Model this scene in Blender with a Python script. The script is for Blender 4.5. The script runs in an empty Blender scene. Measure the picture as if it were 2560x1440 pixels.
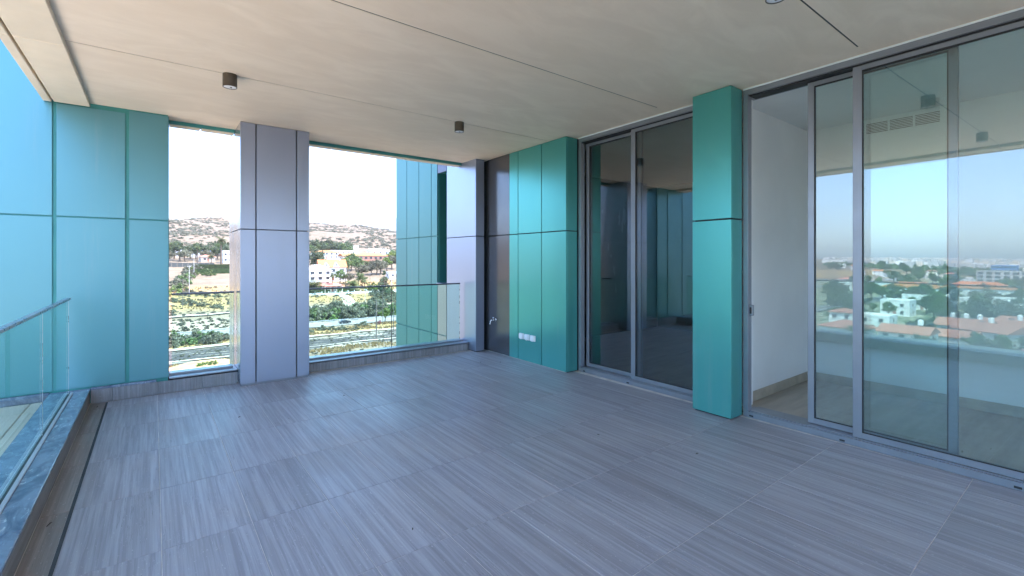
import bpy, bmesh, math, random
from mathutils import Vector, Matrix, noise as mnoise

R = math.radians
scene = bpy.context.scene
col = scene.collection

# ------------------------------------------------------------------ camera
cam_d = bpy.data.cameras.new('camera')
cam = bpy.data.objects.new('camera', cam_d)
col.objects.link(cam)
cam.location = (0, 0, 1.45)
cam.rotation_euler = (R(90), 0, R(-37.592))
cam_d.sensor_width = 36.0
cam_d.lens = 16.348
cam_d.shift_y = -0.028125
cam_d.clip_start = 0.05
cam_d.clip_end = 30000
scene.camera = cam

# ------------------------------------------------------------------ sky, sun, exposure
SUN_EL, SUN_AZ = 66.0, 114.0          # azimuth clockwise from +Y
world = bpy.data.worlds.new('World')
scene.world = world
world.use_nodes = True
wn = world.node_tree.nodes; wl = world.node_tree.links
sky = wn.new('ShaderNodeTexSky'); sky.sky_type = 'NISHITA'; sky.sun_disc = False
sky.sun_elevation = R(SUN_EL); sky.sun_rotation = R(SUN_AZ)
sky.air_density = 0.9; sky.dust_density = 2.0; sky.ozone_density = 6.0; sky.altitude = 60
bg = wn['Background']; bg.inputs['Strength'].default_value = 0.15
wl.new(sky.outputs['Color'], bg.inputs['Color'])
sun_d = bpy.data.lights.new('sun', 'SUN'); sun_d.energy = 2.0; sun_d.angle = R(0.53)
sun_d.color = (1.0, 0.95, 0.88)
sun = bpy.data.objects.new('sun', sun_d); col.objects.link(sun)
sv = Vector((math.cos(R(SUN_EL)) * math.sin(R(SUN_AZ)), math.cos(R(SUN_EL)) * math.cos(R(SUN_AZ)), math.sin(R(SUN_EL))))
sun.rotation_euler = (-sv).to_track_quat('-Z', 'Y').to_euler()
sun.location = (30, -30, 60)
scene.view_settings.view_transform = 'Standard'
scene.view_settings.look = 'None'
scene.view_settings.exposure = 2.86
scene.view_settings.gamma = 1.0
scene.view_settings.use_curve_mapping = False
scene.cycles.use_denoising = True
scene.cycles.max_bounces = 10
scene.cycles.diffuse_bounces = 5
scene.cycles.transparent_max_bounces = 16
scene.cycles.sample_clamp_indirect = 4.0
scene.cycles.volume_bounces = 1
scene.cycles.blur_glossy = 1.0

# ------------------------------------------------------------------ helpers
class MB:
    """collects verts / faces, then links them as ONE mesh object"""
    def __init__(s): s.v = []; s.f = []; s.m = []
    def add(s, vs, fs, mi=0):
        o = len(s.v); s.v += [tuple(p) for p in vs]
        s.f += [tuple(i + o for i in q) for q in fs]; s.m += [mi] * len(fs)
    def box(s, x0, x1, y0, y1, z0, z1, mi=0, tf=None):
        vs = [(x, y, z) for z in (z0, z1) for y in (y0, y1) for x in (x0, x1)]
        if tf: vs = [tf(*p) for p in vs]
        s.add(vs, [(0, 2, 3, 1), (4, 5, 7, 6), (0, 1, 5, 4), (2, 6, 7, 3), (0, 4, 6, 2), (1, 3, 7, 5)], mi)
    def cbox(s, x0, x1, y0, y1, z0, z1, c=0.003, mi=0, tf=None):
        """box with chamfered edges"""
        c = min(c, (x1 - x0) * .45, (y1 - y0) * .45, (z1 - z0) * .45)
        vs = []; idx = {}
        for ix, X in ((0, (x0, x1)), (1, (x0, x1))): pass
        for sx in (0, 1):
            for sy in (0, 1):
                for sz in (0, 1):
                    ex, ey, ez = (x0, x1)[sx], (y0, y1)[sy], (z0, z1)[sz]
                    ix, iy, iz = ex + c * (1, -1)[sx], ey + c * (1, -1)[sy], ez + c * (1, -1)[sz]
                    for k, p in enumerate(((ex, iy, iz), (ix, ey, iz), (ix, iy, ez))):
                        idx[(sx, sy, sz, k)] = len(vs); vs.append(p)
        fs = []
        I = lambda a, b, d, k: idx[(a, b, d, k)]
        for t in (0, 1):
            q = [I(t, 0, 0, 0), I(t, 1, 0, 0), I(t, 1, 1, 0), I(t, 0, 1, 0)]; fs.append(q if t else q[::-1])
            q = [I(0, t, 0, 1), I(1, t, 0, 1), I(1, t, 1, 1), I(0, t, 1, 1)]; fs.append(q[::-1] if t else q)
            q = [I(0, 0, t, 2), I(1, 0, t, 2), I(1, 1, t, 2), I(0, 1, t, 2)]; fs.append(q if t else q[::-1])
        for a in (0, 1):
            for b in (0, 1):
                for q in ([I(a, b, 0, 0), I(a, b, 1, 0), I(a, b, 1, 1), I(a, b, 0, 1)],
                          [I(a, 0, b, 0), I(a, 1, b, 0), I(a, 1, b, 2), I(a, 0, b, 2)],
                          [I(0, a, b, 1), I(1, a, b, 1), I(1, a, b, 2), I(0, a, b, 2)]):
                    fs.append(q)
                for d in (0, 1): fs.append([I(a, b, d, 0), I(a, b, d, 1), I(a, b, d, 2)])
        ctr = Vector(((x0 + x1) / 2, (y0 + y1) / 2, (z0 + z1) / 2))
        out = []
        for q in fs:
            ps = [Vector(vs[i]) for i in q]
            n = (ps[1] - ps[0]).cross(ps[2] - ps[0])
            m = sum(ps, Vector()) / len(ps)
            out.append(q if n.dot(m - ctr) > 0 else q[::-1])
        if tf: vs = [tf(*p) for p in vs]
        s.add(vs, out, mi)
    def tube(s, p0, p1, r0, r1=None, n=10, mi=0, cap=True):
        r1 = r0 if r1 is None else r1
        p0 = Vector(p0); p1 = Vector(p1); d = (p1 - p0).normalized()
        u = d.orthogonal().normalized(); w = d.cross(u)
        vs = []
        for p, r in ((p0, r0), (p1, r1)):
            for i in range(n):
                a = 2 * math.pi * i / n
                vs.append(p + r * (math.cos(a) * u + math.sin(a) * w))
        fs = [(i, (i + 1) % n, n + (i + 1) % n, n + i) for i in range(n)]
        if cap: fs += [tuple(range(n))[::-1], tuple(range(n, 2 * n))]
        s.add(vs, fs, mi)
    def prism(s, prof, y0, y1, mi=0):
        """profile in (x,z) extruded along y"""
        n = len(prof)
        vs = [(x, y0, z) for x, z in prof] + [(x, y1, z) for x, z in prof]
        fs = [tuple(range(n)), tuple(range(n, 2 * n))[::-1]]
        fs += [(i, n + i, n + (i + 1) % n, (i + 1) % n) for i in range(n)]
        s.add(vs, fs, mi)
    def mesh(s, name, mats, smooth=False):
        me = bpy.data.meshes.new(name)
        me.from_pydata(s.v, [], s.f)
        for m in (mats if isinstance(mats, (list, tuple)) else [mats]): me.materials.append(m)
        if any(s.m): me.polygons.foreach_set('material_index', s.m)
        if smooth: me.polygons.foreach_set('use_smooth', [True] * len(me.polygons))
        me.update()
        return me
    def build(s, name, mats, parent=None, smooth=False):
        return link(name, s.mesh(name, mats, smooth), parent)

def link(name, me, parent=None, loc=None, rz=0, sc=None):
    o = bpy.data.objects.new(name, me); col.objects.link(o)
    if parent is not None: o.parent = parent
    if loc is not None: o.location = loc
    if rz: o.rotation_euler = (0, 0, rz)
    if sc is not None: o.scale = sc if isinstance(sc, (tuple, list)) else (sc, sc, sc)
    return o

def tag(o, label=None, cat=None, group=None, kind=None):
    if label: o['label'] = label
    if cat: o['category'] = cat
    if group: o['group'] = group
    if kind: o['kind'] = kind
    return o

def thing(name, label, cat, loc=(0, 0, 0), rz=0, group=None, sc=None):
    return tag(link(name, None, None, loc, rz, sc), label, cat, group)

def one_box(name, mat, parent, *a, c=0.003, tf=None):
    b = MB(); b.cbox(*a, c=c, tf=tf); return b.build(name, mat, parent)

# ------------------------------------------------------------------ materials
def new_mat(name):
    m = bpy.data.materials.new(name); m.use_nodes = True
    return m, m.node_tree.nodes, m.node_tree.links, m.node_tree.nodes['Principled BSDF']

def node(n, t, **kw):
    x = n.new(t)
    for k, v in kw.items():
        if k in x.inputs.keys(): x.inputs[k].default_value = v
        else: setattr(x, k, v)
    return x

def mixc(n, l, fac, a, b, mode='MIX'):
    x = n.new('ShaderNodeMix'); x.data_type = 'RGBA'; x.blend_type = mode
    for i, v in ((0, fac), (6, a), (7, b)):
        if hasattr(v, 'is_output'): l.new(v, x.inputs[i])
        elif i == 0: x.inputs[0].default_value = v
        else: x.inputs[i].default_value = (*v, 1) if len(v) == 3 else v
    return x.outputs[2]

def math_(n, l, op, a, b=None, clamp=False):
    x = n.new('ShaderNodeMath'); x.operation = op; x.use_clamp = clamp
    for i, v in ((0, a), (1, b)):
        if v is None: continue
        if hasattr(v, 'is_output'): l.new(v, x.inputs[i])
        else: x.inputs[i].default_value = v
    return x.outputs[0]

def maprange(n, l, v, a, b, c=0., d=1., smooth=True):
    x = n.new('ShaderNodeMapRange'); x.interpolation_type = 'SMOOTHSTEP' if smooth else 'LINEAR'
    l.new(v, x.inputs[0])
    for i, q in enumerate((a, b, c, d)): x.inputs[i + 1].default_value = q
    return x.outputs[0]

def coords(n, l, scale=(1, 1, 1), kind='pos', rnd=0.0):
    """world position or object coordinates, scaled; shifted per object when rnd"""
    if kind == 'pos': src = n.new('ShaderNodeNewGeometry').outputs['Position']
    else: src = n.new('ShaderNodeTexCoord').outputs['Object']
    if rnd:
        oi = n.new('ShaderNodeObjectInfo')
        v = n.new('ShaderNodeVectorMath'); v.operation = 'ADD'
        s = math_(n, l, 'MULTIPLY', oi.outputs['Random'], rnd)
        cb = n.new('ShaderNodeCombineXYZ')
        for i in range(3): l.new(s, cb.inputs[i])
        l.new(src, v.inputs[0]); l.new(cb.outputs[0], v.inputs[1]); src = v.outputs[0]
    m = n.new('ShaderNodeMapping'); m.inputs['Scale'].default_value = scale
    l.new(src, m.inputs[0])
    return m.outputs[0]

def noise(n, l, vec, scale=1., detail=4., rough=.55, dist=0.):
    x = node(n, 'ShaderNodeTexNoise', Scale=scale, Detail=detail, Roughness=rough, Distortion=dist)
    l.new(vec, x.inputs['Vector']); return x.outputs['Fac']

def plain(name, c, rough=.5, metal=0., var=.06, scale=3., spec=.5, bump=0., bscale=60., stretch=(1, 1, 1), rvar=.08, objvar=0., coat=0.):
    m, n, l, p = new_mat(name)
    v = coords(n, l, stretch)
    f = noise(n, l, v, scale)
    d = [max(0, x * (1 - var * 1.6)) for x in c]; e = [min(1, x * (1 + var * 1.6)) for x in c]
    cc = mixc(n, l, maprange(n, l, f, .3, .7), d, e)
    if objvar:
        oi = n.new('ShaderNodeObjectInfo')
        k = maprange(n, l, oi.outputs['Random'], 0, 1, 1 - objvar, 1 + objvar, False)
        hs = n.new('ShaderNodeHueSaturation'); l.new(k, hs.inputs['Value']); l.new(cc, hs.inputs['Color']); cc = hs.outputs[0]
    l.new(cc, p.inputs['Base Color'])
    f2 = noise(n, l, v, scale * 2.7)
    l.new(maprange(n, l, f2, .25, .75, max(0.02, rough - rvar), min(1, rough + rvar)), p.inputs['Roughness'])
    p.inputs['Metallic'].default_value = metal
    p.inputs['Specular IOR Level'].default_value = spec
    p.inputs['Coat Weight'].default_value = coat
    if bump:
        b = node(n, 'ShaderNodeBump', Strength=bump, Distance=.01)
        l.new(noise(n, l, v, bscale), b.inputs['Height']); l.new(b.outputs[0], p.inputs['Normal'])
    return m

def panel_mat(name, c, rough, metal, objvar=.03):
    m, n, l, p = new_mat(name)
    oi = n.new('ShaderNodeObjectInfo')
    st = noise(n, l, coords(n, l, (9, 9, .5), 'pos', 11.), 1.0, 5, .65)
    cl = noise(n, l, coords(n, l, (1.3, 1.3, .8), 'pos', 23.), 1.0, 4)
    dust = math_(n, l, 'MULTIPLY', maprange(n, l, st, .5, .78), maprange(n, l, cl, .42, .68))
    cc = mixc(n, l, math_(n, l, 'MULTIPLY', dust, .16), c, (.42, .42, .40))
    hs = n.new('ShaderNodeHueSaturation'); l.new(cc, hs.inputs['Color'])
    l.new(maprange(n, l, oi.outputs['Random'], 0, 1, 1 - objvar, 1 + objvar, False), hs.inputs['Value'])
    l.new(hs.outputs[0], p.inputs['Base Color'])
    l.new(maprange(n, l, dust, 0, 1, rough, min(1, rough + .12)), p.inputs['Roughness'])
    p.inputs['Metallic'].default_value = metal
    w_ = noise(n, l, coords(n, l, (1.0, 1.0, .6), 'pos', 7.), 1.6, 1, .3)
    bp = node(n, 'ShaderNodeBump', Strength=.35, Distance=.012); l.new(w_, bp.inputs['Height']); l.new(bp.outputs[0], p.inputs['Normal'])
    return m

M = {}
M['teal'] = panel_mat('teal metal panel', (.12, .30, .345), .34, .55)
M['teal_edge'] = plain('teal backing', (.05, .26, .25), .5, .2, .05)
M['green'] = panel_mat('green metal panel', (.09, .38, .355), .30, .58)
M['silver'] = panel_mat('grey metal panel', (.33, .37, .475), .33, .68)
M['silver_gloss'] = plain('worn grey metal', (.36, .37, .41), .20, .7, .08, 2.5, stretch=(1, 1, .25), rvar=.1)
M['brown'] = plain('dark bronze panel', (.115, .115, .13), .17, .6, .05, 1.5, rvar=.03)
M['alu'] = plain('anodised window frame', (.27, .285, .32), .34, .5, .03, 4, rvar=.04)
M['alu_dark'] = plain('dark gasket', (.02, .02, .022), .6, 0, .1)
M['pillar_core'] = plain('grey joint backing', (.16, .17, .19), .6, .2, .1)
M['seam'] = plain('joint shadow', (.035, .045, .05), .7, 0, .1)
M['rail_dark'] = plain('dark grey rail', (.10, .105, .12), .4, .4, .04, 6)
M['slate'] = panel_mat('slate blue metal panel', (.13, .135, .19), .36, .4)
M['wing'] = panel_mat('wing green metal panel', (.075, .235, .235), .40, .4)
M['warm_grey'] = panel_mat('warm grey metal panel', (.36, .335, .325), .35, .4)
M['steel'] = plain('brushed rail', (.38, .39, .42), .3, .8, .04, 6)
M['cream'] = plain('cream cladding board', (.80, .68, .52), .6, 0, .04, 2.0, bump=.05)
M['white'] = plain('white paint', (.78, .78, .77), .55, 0, .02, 1.5)
M['white_plastic'] = plain('white plastic', (.78, .79, .80), .35, 0, .02)
M['chrome'] = plain('chrome', (.75, .75, .77), .12, 1., .02)
M['bronze_can'] = plain('bronze lamp can', (.10, .082, .065), .4, .5, .06)
M['lens'] = plain('lamp lens', (.80, .82, .84), .15, 0, .03)
M['grout'] = plain('grout', (.60, .56, .52), .8, 0, .1, 8)
M['dark_grey'] = plain('concrete backing', (.12, .12, .12), .8, 0, .1)
M['room_floor'] = plain('beige stone floor', (.40, .34, .27), .35, 0, .08, 3, stretch=(.4, 2.5, 1))
M['skirting'] = plain('beige skirting', (.42, .36, .28), .4, 0, .08, 6)
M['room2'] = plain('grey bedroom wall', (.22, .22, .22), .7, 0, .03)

def tile_mat(name, axis, k=1.0, tint=(1, 1, 1)):
    C = lambda *c: tuple(min(1, v * k * t) for v, t in zip(c, tint))
    m, n, l, p = new_mat(name)
    st = {'y': (46, 1.0, 46), 'z': (40, 40, 1.6)}[axis]
    a = noise(n, l, coords(n, l, st, 'pos', 37.), 1.0, 5, .62, .3)
    b = noise(n, l, coords(n, l, tuple(s * 3.0 for s in st), 'pos', 91.), 1.0, 4, .6, .4)
    c3 = noise(n, l, coords(n, l, tuple(q * .28 for q in st), 'pos', 17.), 1.0, 3, .5)
    cc = mixc(n, l, maprange(n, l, a, .3, .7), C(.225, .22, .237), C(.36, .355, .385))
    cc = mixc(n, l, math_(n, l, 'MULTIPLY', maprange(n, l, b, .5, .72), .45), cc, C(.42, .41, .43))
    cc = mixc(n, l, math_(n, l, 'MULTIPLY', maprange(n, l, c3, .42, .68), .45), cc, C(.22, .208, .21))
    w = n.new('ShaderNodeMath'); w.operation = 'ABSOLUTE'
    l.new(math_(n, l, 'SUBTRACT', a, .5), w.inputs[0])
    line = maprange(n, l, w.outputs[0], 0.0, .010, 1, 0)
    brk = maprange(n, l, noise(n, l, coords(n, l, (5, 2, 5), 'pos', 5.), 1.0), .5, .62)
    cc = mixc(n, l, math_(n, l, 'MULTIPLY', math_(n, l, 'MULTIPLY', line, brk), .75), cc, (.10, .092, .092))
    fl = noise(n, l, coords(n, l, (110, 45, 110), 'pos', 3.), 1.0, 2)
    cc = mixc(n, l, math_(n, l, 'MULTIPLY', maprange(n, l, fl, .66, .73), .4), cc, (.6, .59, .58))
    # dust film and dried water marks, across the tiles
    dn = noise(n, l, coords(n, l, (1.1, .9, 1)), 1.0, 6, .62, .5)
    cc = mixc(n, l, math_(n, l, 'MULTIPLY', maprange(n, l, dn, .45, .75), .22), cc, (.47, .45, .42))
    oi = n.new('ShaderNodeObjectInfo')
    hs = n.new('ShaderNodeHueSaturation'); l.new(cc, hs.inputs['Color'])
    l.new(maprange(n, l, oi.outputs['Random'], 0, 1, (.94), 1.06, False), hs.inputs['Value'])
    l.new(hs.outputs[0], p.inputs['Base Color'])
    l.new(maprange(n, l, dn, .35, .7, .42, .62), p.inputs['Roughness'])
    bp = node(n, 'ShaderNodeBump', Strength=.10, Distance=.004); l.new(a, bp.inputs['Height']); l.new(bp.outputs[0], p.inputs['Normal'])
    return m
M['tile'] = tile_mat('vein cut floor tile', 'y')
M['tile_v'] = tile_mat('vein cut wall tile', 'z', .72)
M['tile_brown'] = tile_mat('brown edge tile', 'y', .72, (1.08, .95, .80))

def marble_mat():
    m, n, l, p = new_mat('blue marble')
    v = coords(n, l, (5, 2.2, 5))
    a = noise(n, l, v, 1.6, 8, .62, 1.6)
    b = noise(n, l, v, 5.5, 6, .65, 1.0)
    cc = mixc(n, l, maprange(n, l, a, .3, .62), (.09, .115, .18), (.21, .25, .33))
    cc = mixc(n, l, math_(n, l, 'MULTIPLY', maprange(n, l, b, .55, .70), maprange(n, l, a, .4, .6)), cc, (.62, .64, .68))
    l.new(cc, p.inputs['Base Color']); p.inputs['Roughness'].default_value = .22
    return m
M['marble'] = marble_mat()

def ceiling_mat():
    m, n, l, p = new_mat('trowelled plaster ceiling')
    a = noise(n, l, coords(n, l, (1.1, 2.6, 1)), 1.6, 6, .6, .8)
    b = noise(n, l, coords(n, l, (.5, .9, 1)), 1.0, 3)
    cc = mixc(n, l, maprange(n, l, a, .35, .7), (.79, .655, .51), (.87, .735, .585))
    cc = mixc(n, l, math_(n, l, 'MULTIPLY', maprange(n, l, b, .4, .65), .35), cc, (.81, .655, .50))
    l.new(cc, p.inputs['Base Color']); p.inputs['Roughness'].default_value = .62
    bp = node(n, 'ShaderNodeBump', Strength=.06, Distance=.01); l.new(a, bp.inputs['Height']); l.new(bp.outputs[0], p.inputs['Normal'])
    return m
M['ceiling'] = ceiling_mat()

def glass_mat(name, tint, base_r, rough=0.0, gcol=(1, 1, 1), gain=1.2, wavy=False):
    m, n, l, p = new_mat(name)
    n.remove(p)
    out = n['Material Output']
    t = n.new('ShaderNodeBsdfTransparent'); t.inputs[0].default_value = (*tint, 1)
    g = n.new('ShaderNodeBsdfGlossy'); g.inputs['Roughness'].default_value = rough; g.inputs[0].default_value = (*gcol, 1)
    fr = node(n, 'ShaderNodeFresnel', IOR=1.5)
    if wavy:
        bp = node(n, 'ShaderNodeBump', Strength=.045, Distance=.004); l.new(noise(n, l, coords(n, l, (1, 1.4, .9), 'pos', 19.), 1.3, 1), bp.inputs['Height']); l.new(bp.outputs[0], g.inputs['Normal'])
    fac = math_(n, l, 'ADD', math_(n, l, 'MULTIPLY', fr.outputs[0], gain), base_r, True)
    mx = n.new('ShaderNodeMixShader'); l.new(fac, mx.inputs[0]); l.new(t.outputs[0], mx.inputs[1]); l.new(g.outputs[0], mx.inputs[2])
    l.new(mx.outputs[0], out.inputs['Surface'])
    return m
M['glass'] = glass_mat('coated window glass', (.74, .87, .86), .12, 0, (.96, .99, 1.0), wavy=True)
M['glass_in'] = glass_mat('inner glass face', (.97, 1., .99), 0, gain=.12)
M['rail_glass'] = glass_mat('railing glass', (.70, .93, .87), 0, gain=.45)
M['rail_glass_in'] = glass_mat('railing glass back', (.97, 1., .99), 0, gain=.05)
M['pane'] = plain('dark far window pane', (.05, .06, .07), .1, 0, .1)

# ================================================================== BALCONY
CZ = 3.02                                   # ceiling height
rnd = random.Random(4)

# ---- floor: slab, single tiles, drainage slot
fl = MB()
fl.box(-.51, 4.42, -3.4, 6.42, -.20, -.0022)
floor = tag(fl.build('floor', M['grout']), kind='structure')
XL = [-.37] + [.03 + .4 * k for k in range(0, 11)] + [4.29]
YL = [2.126 + .775 * k for k in range(-7, 6)]
YL = [-3.4] + [y for y in YL if -3.3 < y < 6.2] + [6.255]
tcache = {}
def tile_obj(x0, x1, y0, y1, mat):
    g = .0016
    w, d = round(x1 - x0 - 2 * g, 4), round(y1 - y0 - 2 * g, 4)
    if (w, d, mat) not in tcache:
        b = MB(); b.cbox(-w / 2, w / 2, -d / 2, d / 2, -.010, 0, c=.0015)
        tcache[(w, d, mat)] = b.mesh('tile', M[mat])
    link('tile', tcache[(w, d, mat)], floor, ((x0 + x1) / 2, (y0 + y1) / 2, rnd.uniform(0, .0004)))
for i in range(len(XL) - 1):
    for j in range(len(YL) - 1):
        tile_obj(XL[i], XL[i + 1], YL[j], YL[j + 1], 'tile')
for j in range(len(YL) - 1):
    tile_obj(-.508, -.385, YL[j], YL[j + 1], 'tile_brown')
b = MB(); b.box(-.386, -.369, -3.4, 6.25, -.0035, -.0012)
b.build('drain_slot', M['seam'], floor)

# ---- ceiling with recessed grooves, and the lower edge beam
JY = [-.55, 1.165, 2.90, 4.60]
c = MB()
ys = [-3.4]
for y in JY: ys += [y - .006, y + .006]
ys.append(6.515)
for k in range(0, len(ys), 2):
    c.box(-.507, 4.13, ys[k], ys[k + 1], CZ, CZ + .05)
c.box(4.13, 4.50, -3.4, 6.515, CZ, CZ + .05)
ceil = tag(c.build('ceiling', M['ceiling']), kind='structure')
b = MB()
for y in JY: b.box(-.507, 4.13, y - .0058, y + .0058, CZ + .003, CZ + .03)
b.build('groove', M['seam'], ceil)
b = MB(); b.box(-.80, 4.5, -3.4, 6.64, CZ + .055, 4.6); b.box(4.5, 9.0, -3.75, 6.64, CZ + .055, 4.6)
tag(b.build('roof_slab', M['dark_grey']), kind='structure')

bm = thing('edge_beam', 'cream board beam along the open edge above the glass railing', 'beam', (-.65, 1, 2.98))
def rel(o, t):      # keep world coordinates under a thing's empty
    o.location = o.location - t.location
    return o
ybs = [-3.4, -.55, 1.165, 2.90, 4.60, 6.285]
for k in range(len(ybs) - 1):
    rel(one_box('inner_board', M['cream'], bm, -.770, -.507, ybs[k] + .003, ybs[k + 1] - .003, 2.978, 3.07, c=.004), bm)
    rel(one_box('outer_board', M['cream'], bm, -.845, -.785, ybs[k] + .003, ybs[k + 1] - .003, 2.974, 4.6, c=.004), bm)

# ---- spot lamps on the ceiling joints
def lamp(x, y, label):
    t = thing('ceiling_lamp', label, 'lamp', (x, y, CZ), group='cylinder lamps on the ceiling joints')
    b = MB(); b.tube((0, 0, -.108), (0, 0, .0), .054, .054, 28, cap=False)
    b.tube((0, 0, -.108), (0, 0, -.098), .049, .049, 28, cap=False)
    n = 28
    vs = [(r * math.cos(2 * math.pi * i / n), r * math.sin(2 * math.pi * i / n), -.108) for r in (.049, .054) for i in range(n)]
    b.add(vs, [(i, (i + 1) % n, n + (i + 1) % n, n + i) for i in range(n)])
    b.build('lamp_can', M['bronze_can'], t)
    b = MB(); b.tube((0, 0, -.1045), (0, 0, -.098), .0485, .0485, 28); b.build('lens', M['lens'], t)
    b = MB(); b.tube((.008, .004, -.110), (.008, .004, -.1045), .007, .009, 10); b.build('bulb_cap', M['bronze_can'], t)
lamp(.512, 4.60, 'bronze cylinder lamp on the ceiling, nearest the open railing side')
lamp(2.778, 4.60, 'small bronze cylinder lamp on the ceiling in front of the wide opening')
lamp(2.77, 1.165, 'bronze cylinder lamp cut off by the top edge of the picture')
lamp(.512, 1.165, 'bronze ceiling lamp seen only mirrored in the big glass door')

M['channel'] = plain('satin channel', (.50, .51, .54), .45, .3, .03)
# ---- left kerb with the glass railing
k = thing('marble_kerb', 'blue veined marble kerb along the open left edge', 'kerb', (-.65, 3, 0))
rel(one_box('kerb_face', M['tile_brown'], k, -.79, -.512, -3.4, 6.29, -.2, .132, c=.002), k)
mys = [-3.4, -1.2, -.2, 1.5, 3.2, 4.75, 6.296]
for a, b_ in zip(mys, mys[1:]):
    rel(one_box('marble_slab', M['marble'], k, -.802, -.504, a + .001, b_ - .001, .133, .152, c=.003), k)

r = thing('glass_railing', 'frameless glass railing standing on the blue marble kerb', 'railing', (-.645, 3, .152))
b = MB(); b.cbox(-.668, -.6525, -3.4, 6.16, .1525, .162, c=.002); b.cbox(-.6395, -.618, -3.4, 6.16, .1525, .162, c=.002); rel(b.build('floor_channel', M['channel'], r), r)
b = MB(); b.box(-.6525, -.6395, -3.4, 6.155, .1525, .1602); rel(b.build('gasket', M['alu_dark'], r), r)
gy = [-3.4, -1.67, -.38, .91, 2.20, 3.50, 4.79, 6.10]
def pane_x(name, parent, x0, x1, y0, y1, z0, z1, mo, mi, tf=None):
    """glass pane normal to x: outer face (x0 side) carries the reflecting coat"""
    b = MB()
    vs = [(x, y, z) for z in (z0, z1) for y in (y0, y1) for x in (x0, x1)]
    if tf: vs = [tf(*p) for p in vs]
    b.add(vs, [(0, 4, 6, 2)], 0)
    b.add(vs, [(1, 3, 7, 5), (0, 2, 3, 1), (4, 5, 7, 6), (0, 1, 5, 4), (2, 6, 7, 3)], 1)
    return b.build(name, [mo, mi], parent)
for a, b_ in zip(gy, gy[1:]):
    rel(pane_x('glass_pane', r, -.652, -.640, a + .005, b_ - .005, .1604, 1.062, M['rail_glass'], M['rail_glass_in']), r)
    b = MB(); b.box(-.648, -.644, b_ - .0032, b_ - .001, .1604, 1.062); rel(b.build('pane_edge', M['steel'], r), r)
rel(one_box('top_rail', M['steel'], r, -.664, -.628, -3.4, 6.102, 1.0625, 1.083, c=.003), r)

q = thing('end_railing', 'glass railing on a marble kerb behind the photographer', 'railing', (2, -3.4, 0))
rel(one_box('kerb', M['marble'], q, -.80, 4.18, -3.62, -3.405, -.2, .152), q)
for a in range(4):
    b = MB(); b.box(-.6 + a * 1.2, .59 + a * 1.2, -3.52, -3.508, .153, 1.06); rel(b.build('glass_pane', M['rail_glass_in'], q), q)
rel(one_box('top_rail', M['steel'], q, -.62, 4.18, -3.532, -3.496, 1.061, 1.083), q)

# ---- ledge of the storey below, seen through the railing
lg = thing('cream_ledge', 'cream board ledge of the storey below, seen through the railing glass', 'ledge', (-1.3, 3, .085))
lx = [-1.6, -1.35, -.925, -.803]
ly = [-3.4, -.55, 2.0, 4.6, 8.8]
for i in range(3):
    for j in range(4):
        if ly[j] > 6: continue
        rel(one_box('board', M['cream'], lg, lx[i] + .004, lx[i + 1] - .004, ly[j] + .004, min(ly[j + 1], 6.255) - .004, .03, .085, c=.004), lg)
rel(one_box('ledge_core', M['dark_grey'], lg, -1.58, -.81, -3.38, 6.25, -.45, .028), lg)

# ---- back wall of teal panels
w = thing('teal_panel_wall', 'teal metal panel wall left of the narrow opening', 'wall', (-.5, 6.3, 0))
def panel(parent, mat, x0, x1, y0, y1, z0, z1, tf=None, name='panel', c=.0015):
    return rel(one_box(name, mat, parent, x0, x1, y0, y1, z0, z1, c=c, tf=tf), parent)
for x0, x1, zt in ((-2.6, -1.70, 6.5), (-1.685, -.784, 6.5), (-.754, -.238, 2.972), (-.206, .122, 3.004)):
    panel(w, M['teal'], x0, x1, 6.30, 6.311, .168, 1.862)
    panel(w, M['teal'], x0, x1, 6.30, 6.311, 1.876, zt)
panel(w, M['teal'], -2.6, -1.70, 6.30, 6.325, -3.5, -.32); panel(w, M['teal'], -1.685, -.81, 6.30, 6.325, -3.5, -.32)
b = MB(); b.box(-2.59, .120, 6.3125, 7.04, -3.6, 3.07); b.box(-2.59, -.50, 6.3125, 7.04, 3.07, 6.5)
rel(b.build('backing', M['teal_edge'], w), w)
panel(w, M['teal'], .1205, .130, 6.335, 7.03, .16, 1.862, name='end_panel', c=.002)
panel(w, M['teal'], .1205, .130, 6.335, 7.03, 1.876, 3.01, name='end_panel', c=.002)
rel(one_box('marble_strip', M['marble'], w, -.503, .020, 6.258, 6.312, .136, .158, c=.003), w)
rel(one_box('marble_strip', M['marble'], w, -2.6, -.803, 6.262, 6.312, .085, .160, c=.003), w)

# ---- parapets under the two openings, clad with upright tiles
def parapet(label, x0, x1, y, zt, cuts):
    t = thing('parapet', label, 'parapet', ((x0 + x1) / 2, y, 0))
    rel(one_box('core', M['dark_grey'], t, x0, x1, y + .013, y + .36, -.2, zt - .012), t)
    for a, b_ in zip(cuts, cuts[1:]):
        rel(one_box('tile', M['tile_v'], t, a + .0015, b_ - .0015, y, y + .012, .002, zt, c=.0015), t)
    return t
parapet('low tile clad parapet under the teal panels and the narrow opening', -.50, .776, 6.258, .135, [-.503, -.335, .035, .43, .776])
parapet('low tile clad parapet under the wide opening', 1.517, 3.985, 6.30, .108, [1.517, 1.63, 2.43, 3.24, 3.64, 3.962])

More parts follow.
